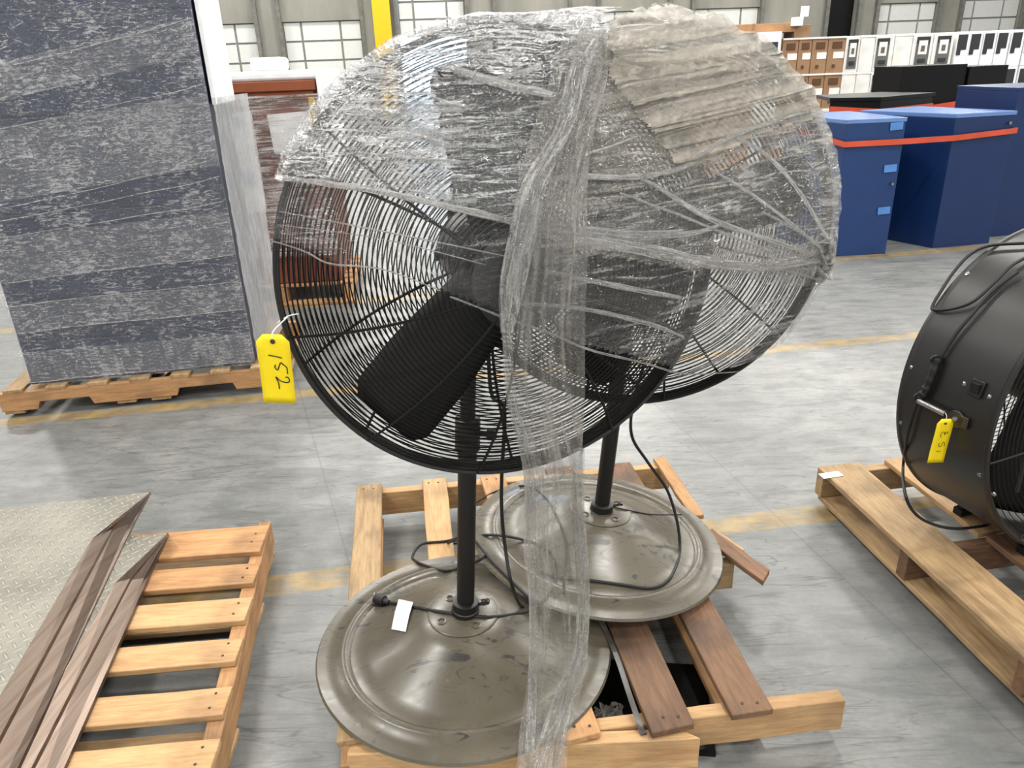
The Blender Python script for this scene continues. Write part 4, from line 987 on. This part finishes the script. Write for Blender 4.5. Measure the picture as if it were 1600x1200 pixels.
# black low cabinet and tall black panels behind
def quadbox(name, label, cat, a, b, depth, z0, z1, mat, parent=None):
    a, b = V(a), V(b); d = (b-a).normalized(); n = V((-d.y, d.x, 0)); m = MB()
    m.prism([V((p.x, p.y, z0)) for p in (a, b, b+n*depth, a+n*depth)], [V((p.x, p.y, z1)) for p in (a, b, b+n*depth, a+n*depth)])
    o = m.build(name, mat, parent, smooth=False, bevel=.004)
    if label: tag(o, label, cat)
    return o
a1, a2 = aty(1297, 160, 7.5), aty(1372, 165, 7.35); zt = aty(1297, 153, 7.5).z
bl = thing('cabinet', ((a1.x+a2.x)/2, 7.6, 0), 'low black cabinet with an orange strap behind the blue ones', 'cabinet')
quadbox('body', None, None, (a1.x, 7.5, 0), (a2.x, 7.32, 0), .6, 0, zt-.03, M['blk_gloss'], bl)
b2 = aty(1443, 160, 7.9); quadbox('body_side', None, None, (a2.x+.003, 7.32, 0), (b2.x, 7.75, 0), .4, 0, zt-.03, M['blk_gloss'], bl)
m = MB(); m.prism([V((a1.x-.01, 7.49, zt-.03)), V((a2.x, 7.30, zt-.03)), V((b2.x+.02, 7.74, zt-.03)), V((b2.x-.3, 8.2, zt-.03)), V((a1.x+.1, 8.1, zt-.03))], [V((a1.x-.01, 7.49, zt)), V((a2.x, 7.30, zt)), V((b2.x+.02, 7.74, zt)), V((b2.x-.3, 8.2, zt)), V((a1.x+.1, 8.1, zt))]); m.build('top_panel', M['blk_gloss'], bl, smooth=False)
strapline('short orange strap round the low black cabinet', [V((a1.x, 7.485, zt-.10)), V((a2.x+.0, 7.295, zt-.125)), V((b2.x, 7.72, zt-.12))], .026)
t1, t2, t3 = aty(1411, 104, 8.3), aty(1512, 103, 8.45), aty(1573, 101, 8.6)
quadbox('display_cabinet', 'tall black cabinet, the wider one left of the seam, behind the blue cabinets', 'cabinet', (t1.x, 8.3, 0), (t2.x, 8.45, 0), .45, 0, t1.z, M['blk_gloss'])
quadbox('display_cabinet', 'tall black cabinet, the narrower one right of the seam, behind the blue cabinets', 'cabinet', (t2.x+.02, 8.43, 0), (t3.x, 8.56, 0), .45, 0, t3.z, plain('black_laminate', srgb(13, 11, 11), .45, 0, .25))
s1_, s2_ = aty(1452, 170, 8.3), aty(1567, 151, 8.5)
strapline('orange strap slanting across the tall black cabinets', [V((s1_.x, 8.335, s1_.z)), V((s2_.x, 8.49, s2_.z))], .03)

# ------------------------------------------------------------------ cartons in front of the dock wall
CY = 10.5
def zat(y, x=1300): return aty(x, y, CY).z
def carton(label, x0, x1, y0, y1, z0, z1, body, group, decos=(), cat='carton', name='carton', yface=CY, dep=.5):
    X0, X1 = aty(x0, 80, yface).x, aty(x1, 80, yface).x
    root = thing(name, ((X0+X1)/2, yface+dep/2, z0), label, cat, group)
    m = MB(); m.box((X0+.004, yface, z0), (X1-.004, yface+dep, z1-.003)); m.build('box', body, root, smooth=False, bevel=.004)
    for k, (nm, mt, u0, u1, v0, v1) in enumerate(decos):
        m = MB(); m.box((X0+(X1-X0)*u0, yface-.006-.004*k, z0+(z1-z0)*v0), (X0+(X1-X0)*u1, yface, z0+(z1-z0)*v1)); m.build(nm, M[mt], root, smooth=False)
    return root
zA, zB = zat(57), zat(114); hT = zA - zB; zC = max(.0, zB - hT)
dec_b = (('label_patch', 'tapewhite', .35, .95, .40, .58), ('printed_mark', 'print', .25, .8, .68, .86), ('tape_strip', 'tapewhite', .0, 1, .95, 1.0), ('printed_dot', 'print', .35, .5, .16, .24))
for ti, (z1, z0, tn) in enumerate(((zA, zB, 'top'), (zB, zC, 'middle'), (zC, 0.0, 'bottom'))):
    for (x0, x1), on in zip(((1222, 1247), (1247, 1268), (1268, 1293), (1293, 1320)), ('leftmost', 'second from the left', 'third from the left', 'rightmost')):
        if z1 - z0 < .1: continue
        carton('brown carton, %s in the %s tier of the brown stack' % (on, tn), x0, x1, 0, 0, z0, z1, M['carton'], 'brown cartons, %s tier' % tn, dec_b)
def fan_pic(c=.5): return (('printed_picture', 'picture_dark', c-.3, c+.34, .72, .90), ('printed_backdrop', 'picture', c-.3, c+.34, .10, .72), ('printed_fan', 'tapewhite', c-.2, c+.22, .42, .80), ('printed_hub', 'picture', c-.08, c+.1, .50, .66), ('printed_base', 'picture_dark', c-.15, c+.2, .2, .3))
for ti, (z1, z0, tn) in enumerate(((zA, zB, 'top'), (zB, zC, 'middle'), (zC, 0.0, 'bottom'))):
    if z1 - z0 < .1: continue
    pic = [(1320, 1343, .5, 1), (1343, 1366, .5, 0), (1366, 1396, .4, 1), (1396, 1424, .5, 0), (1424, 1456, .5, 1), (1456, 1488, .5, 1)]
    ords = iter(('leftmost', 'second from left', 'third from left', 'rightmost')); ordp = iter(('left', 'right', 'rightmost', 'last'))
    for x0, x1, c, has in pic:
        if ti == 1 and x0 == 1320: has = 0
        carton(('white carton with a fan picture, %s such one in the %s tier' % (next(ords), tn)) if has else 'plain white carton among the picture cartons, %s one in the %s tier' % (next(ordp) if ti != 1 else ('leftmost', 'middle', 'right')[[1320, 1343, 1396].index(x0)], tn), x0, x1, 0, 0, z0, z1, M['carton_white'],
               ('white picture cartons, %s tier' if has else 'plain white cartons, %s tier') % tn, fan_pic(c) if has else (('tape_strip', 'tapewhite', 0, 1, .94, 1),))
    for x0, on in zip((1492, 1512, 1533, 1554, 1576, 1598), ('leftmost', 'second', 'third', 'fourth', 'fifth', 'last')):
        carton('white carton with dark print, %s from left, %s tier of the right stack' % (on, tn), x0, x0+20.5, 0, 0, z0, z1, M['foam'], 'white dark-print cartons, %s tier' % tn,
               (('printed_panel', 'picture_dark', .1, .8, .5, .92), ('printed_foot', 'picture_dark', .1, .4, .36, .5)))
# product in a framed box, orange long cartons on top of brown ones
zF = aty(1200, 50, CY).z
carton('white framed box showing a dark fan picture beside the brown cartons', 1184, 1220, 0, 0, .55, zF, M['foam'], None, (('printed_panel', 'picture_dark', .12, .85, .38, .9), ('printed_stripe', 'tapewhite', .12, .85, .72, .76)), yface=CY-.1)
zO1, zO0 = aty(1180, 37, CY).z, aty(1180, 52, CY).z
carton('brown carton under the long orange cartons, half hidden by the wrapped fan', 1100, 1182, 0, 0, 0, zO0-.12, M['carton'], None, (('printed_mark', 'print', .2, .8, .6, .8),), dep=.9)
m = MB(); X0, X1 = aty(1090, 50, CY).x, aty(1181, 50, CY).x; m.box((X0, CY-.02, zO0-.11), (X1, CY+.9, zO0-.01)); tag(m.build('dark_board', plain('dark_wrapped_board', srgb(96, 84, 74), .5), bevel=.01), 'dark wrapped board between the orange cartons and the brown carton', 'board')
carton('long orange carton lying on top of the stack', 1092, 1240, 0, 0, zO0, zO1, M['carton_orange'], None, (('tape_strip', 'carton', .2, .22, 0, 1), ('tape_strip', 'carton', .55, .57, 0, 1)), dep=.9)
carton('short open brown carton at the end of the long orange one', 1238, 1264, 0, 0, zA, zO1-.03, M['carton'], None, (), dep=.4)
m = MB(); p = aty(1245, 38, CY-.05); m.box((p.x-.06, CY-.1, p.z-.02), (p.x+.06, CY, p.z+.08)); m.box((p.x+.02, CY-.1, p.z+.08), (p.x+.12, CY-.08, p.z+.20)); tag(m.build('sign_holder', M['foam'], bevel=.004), 'small white sign on top of the cartons', 'sign')
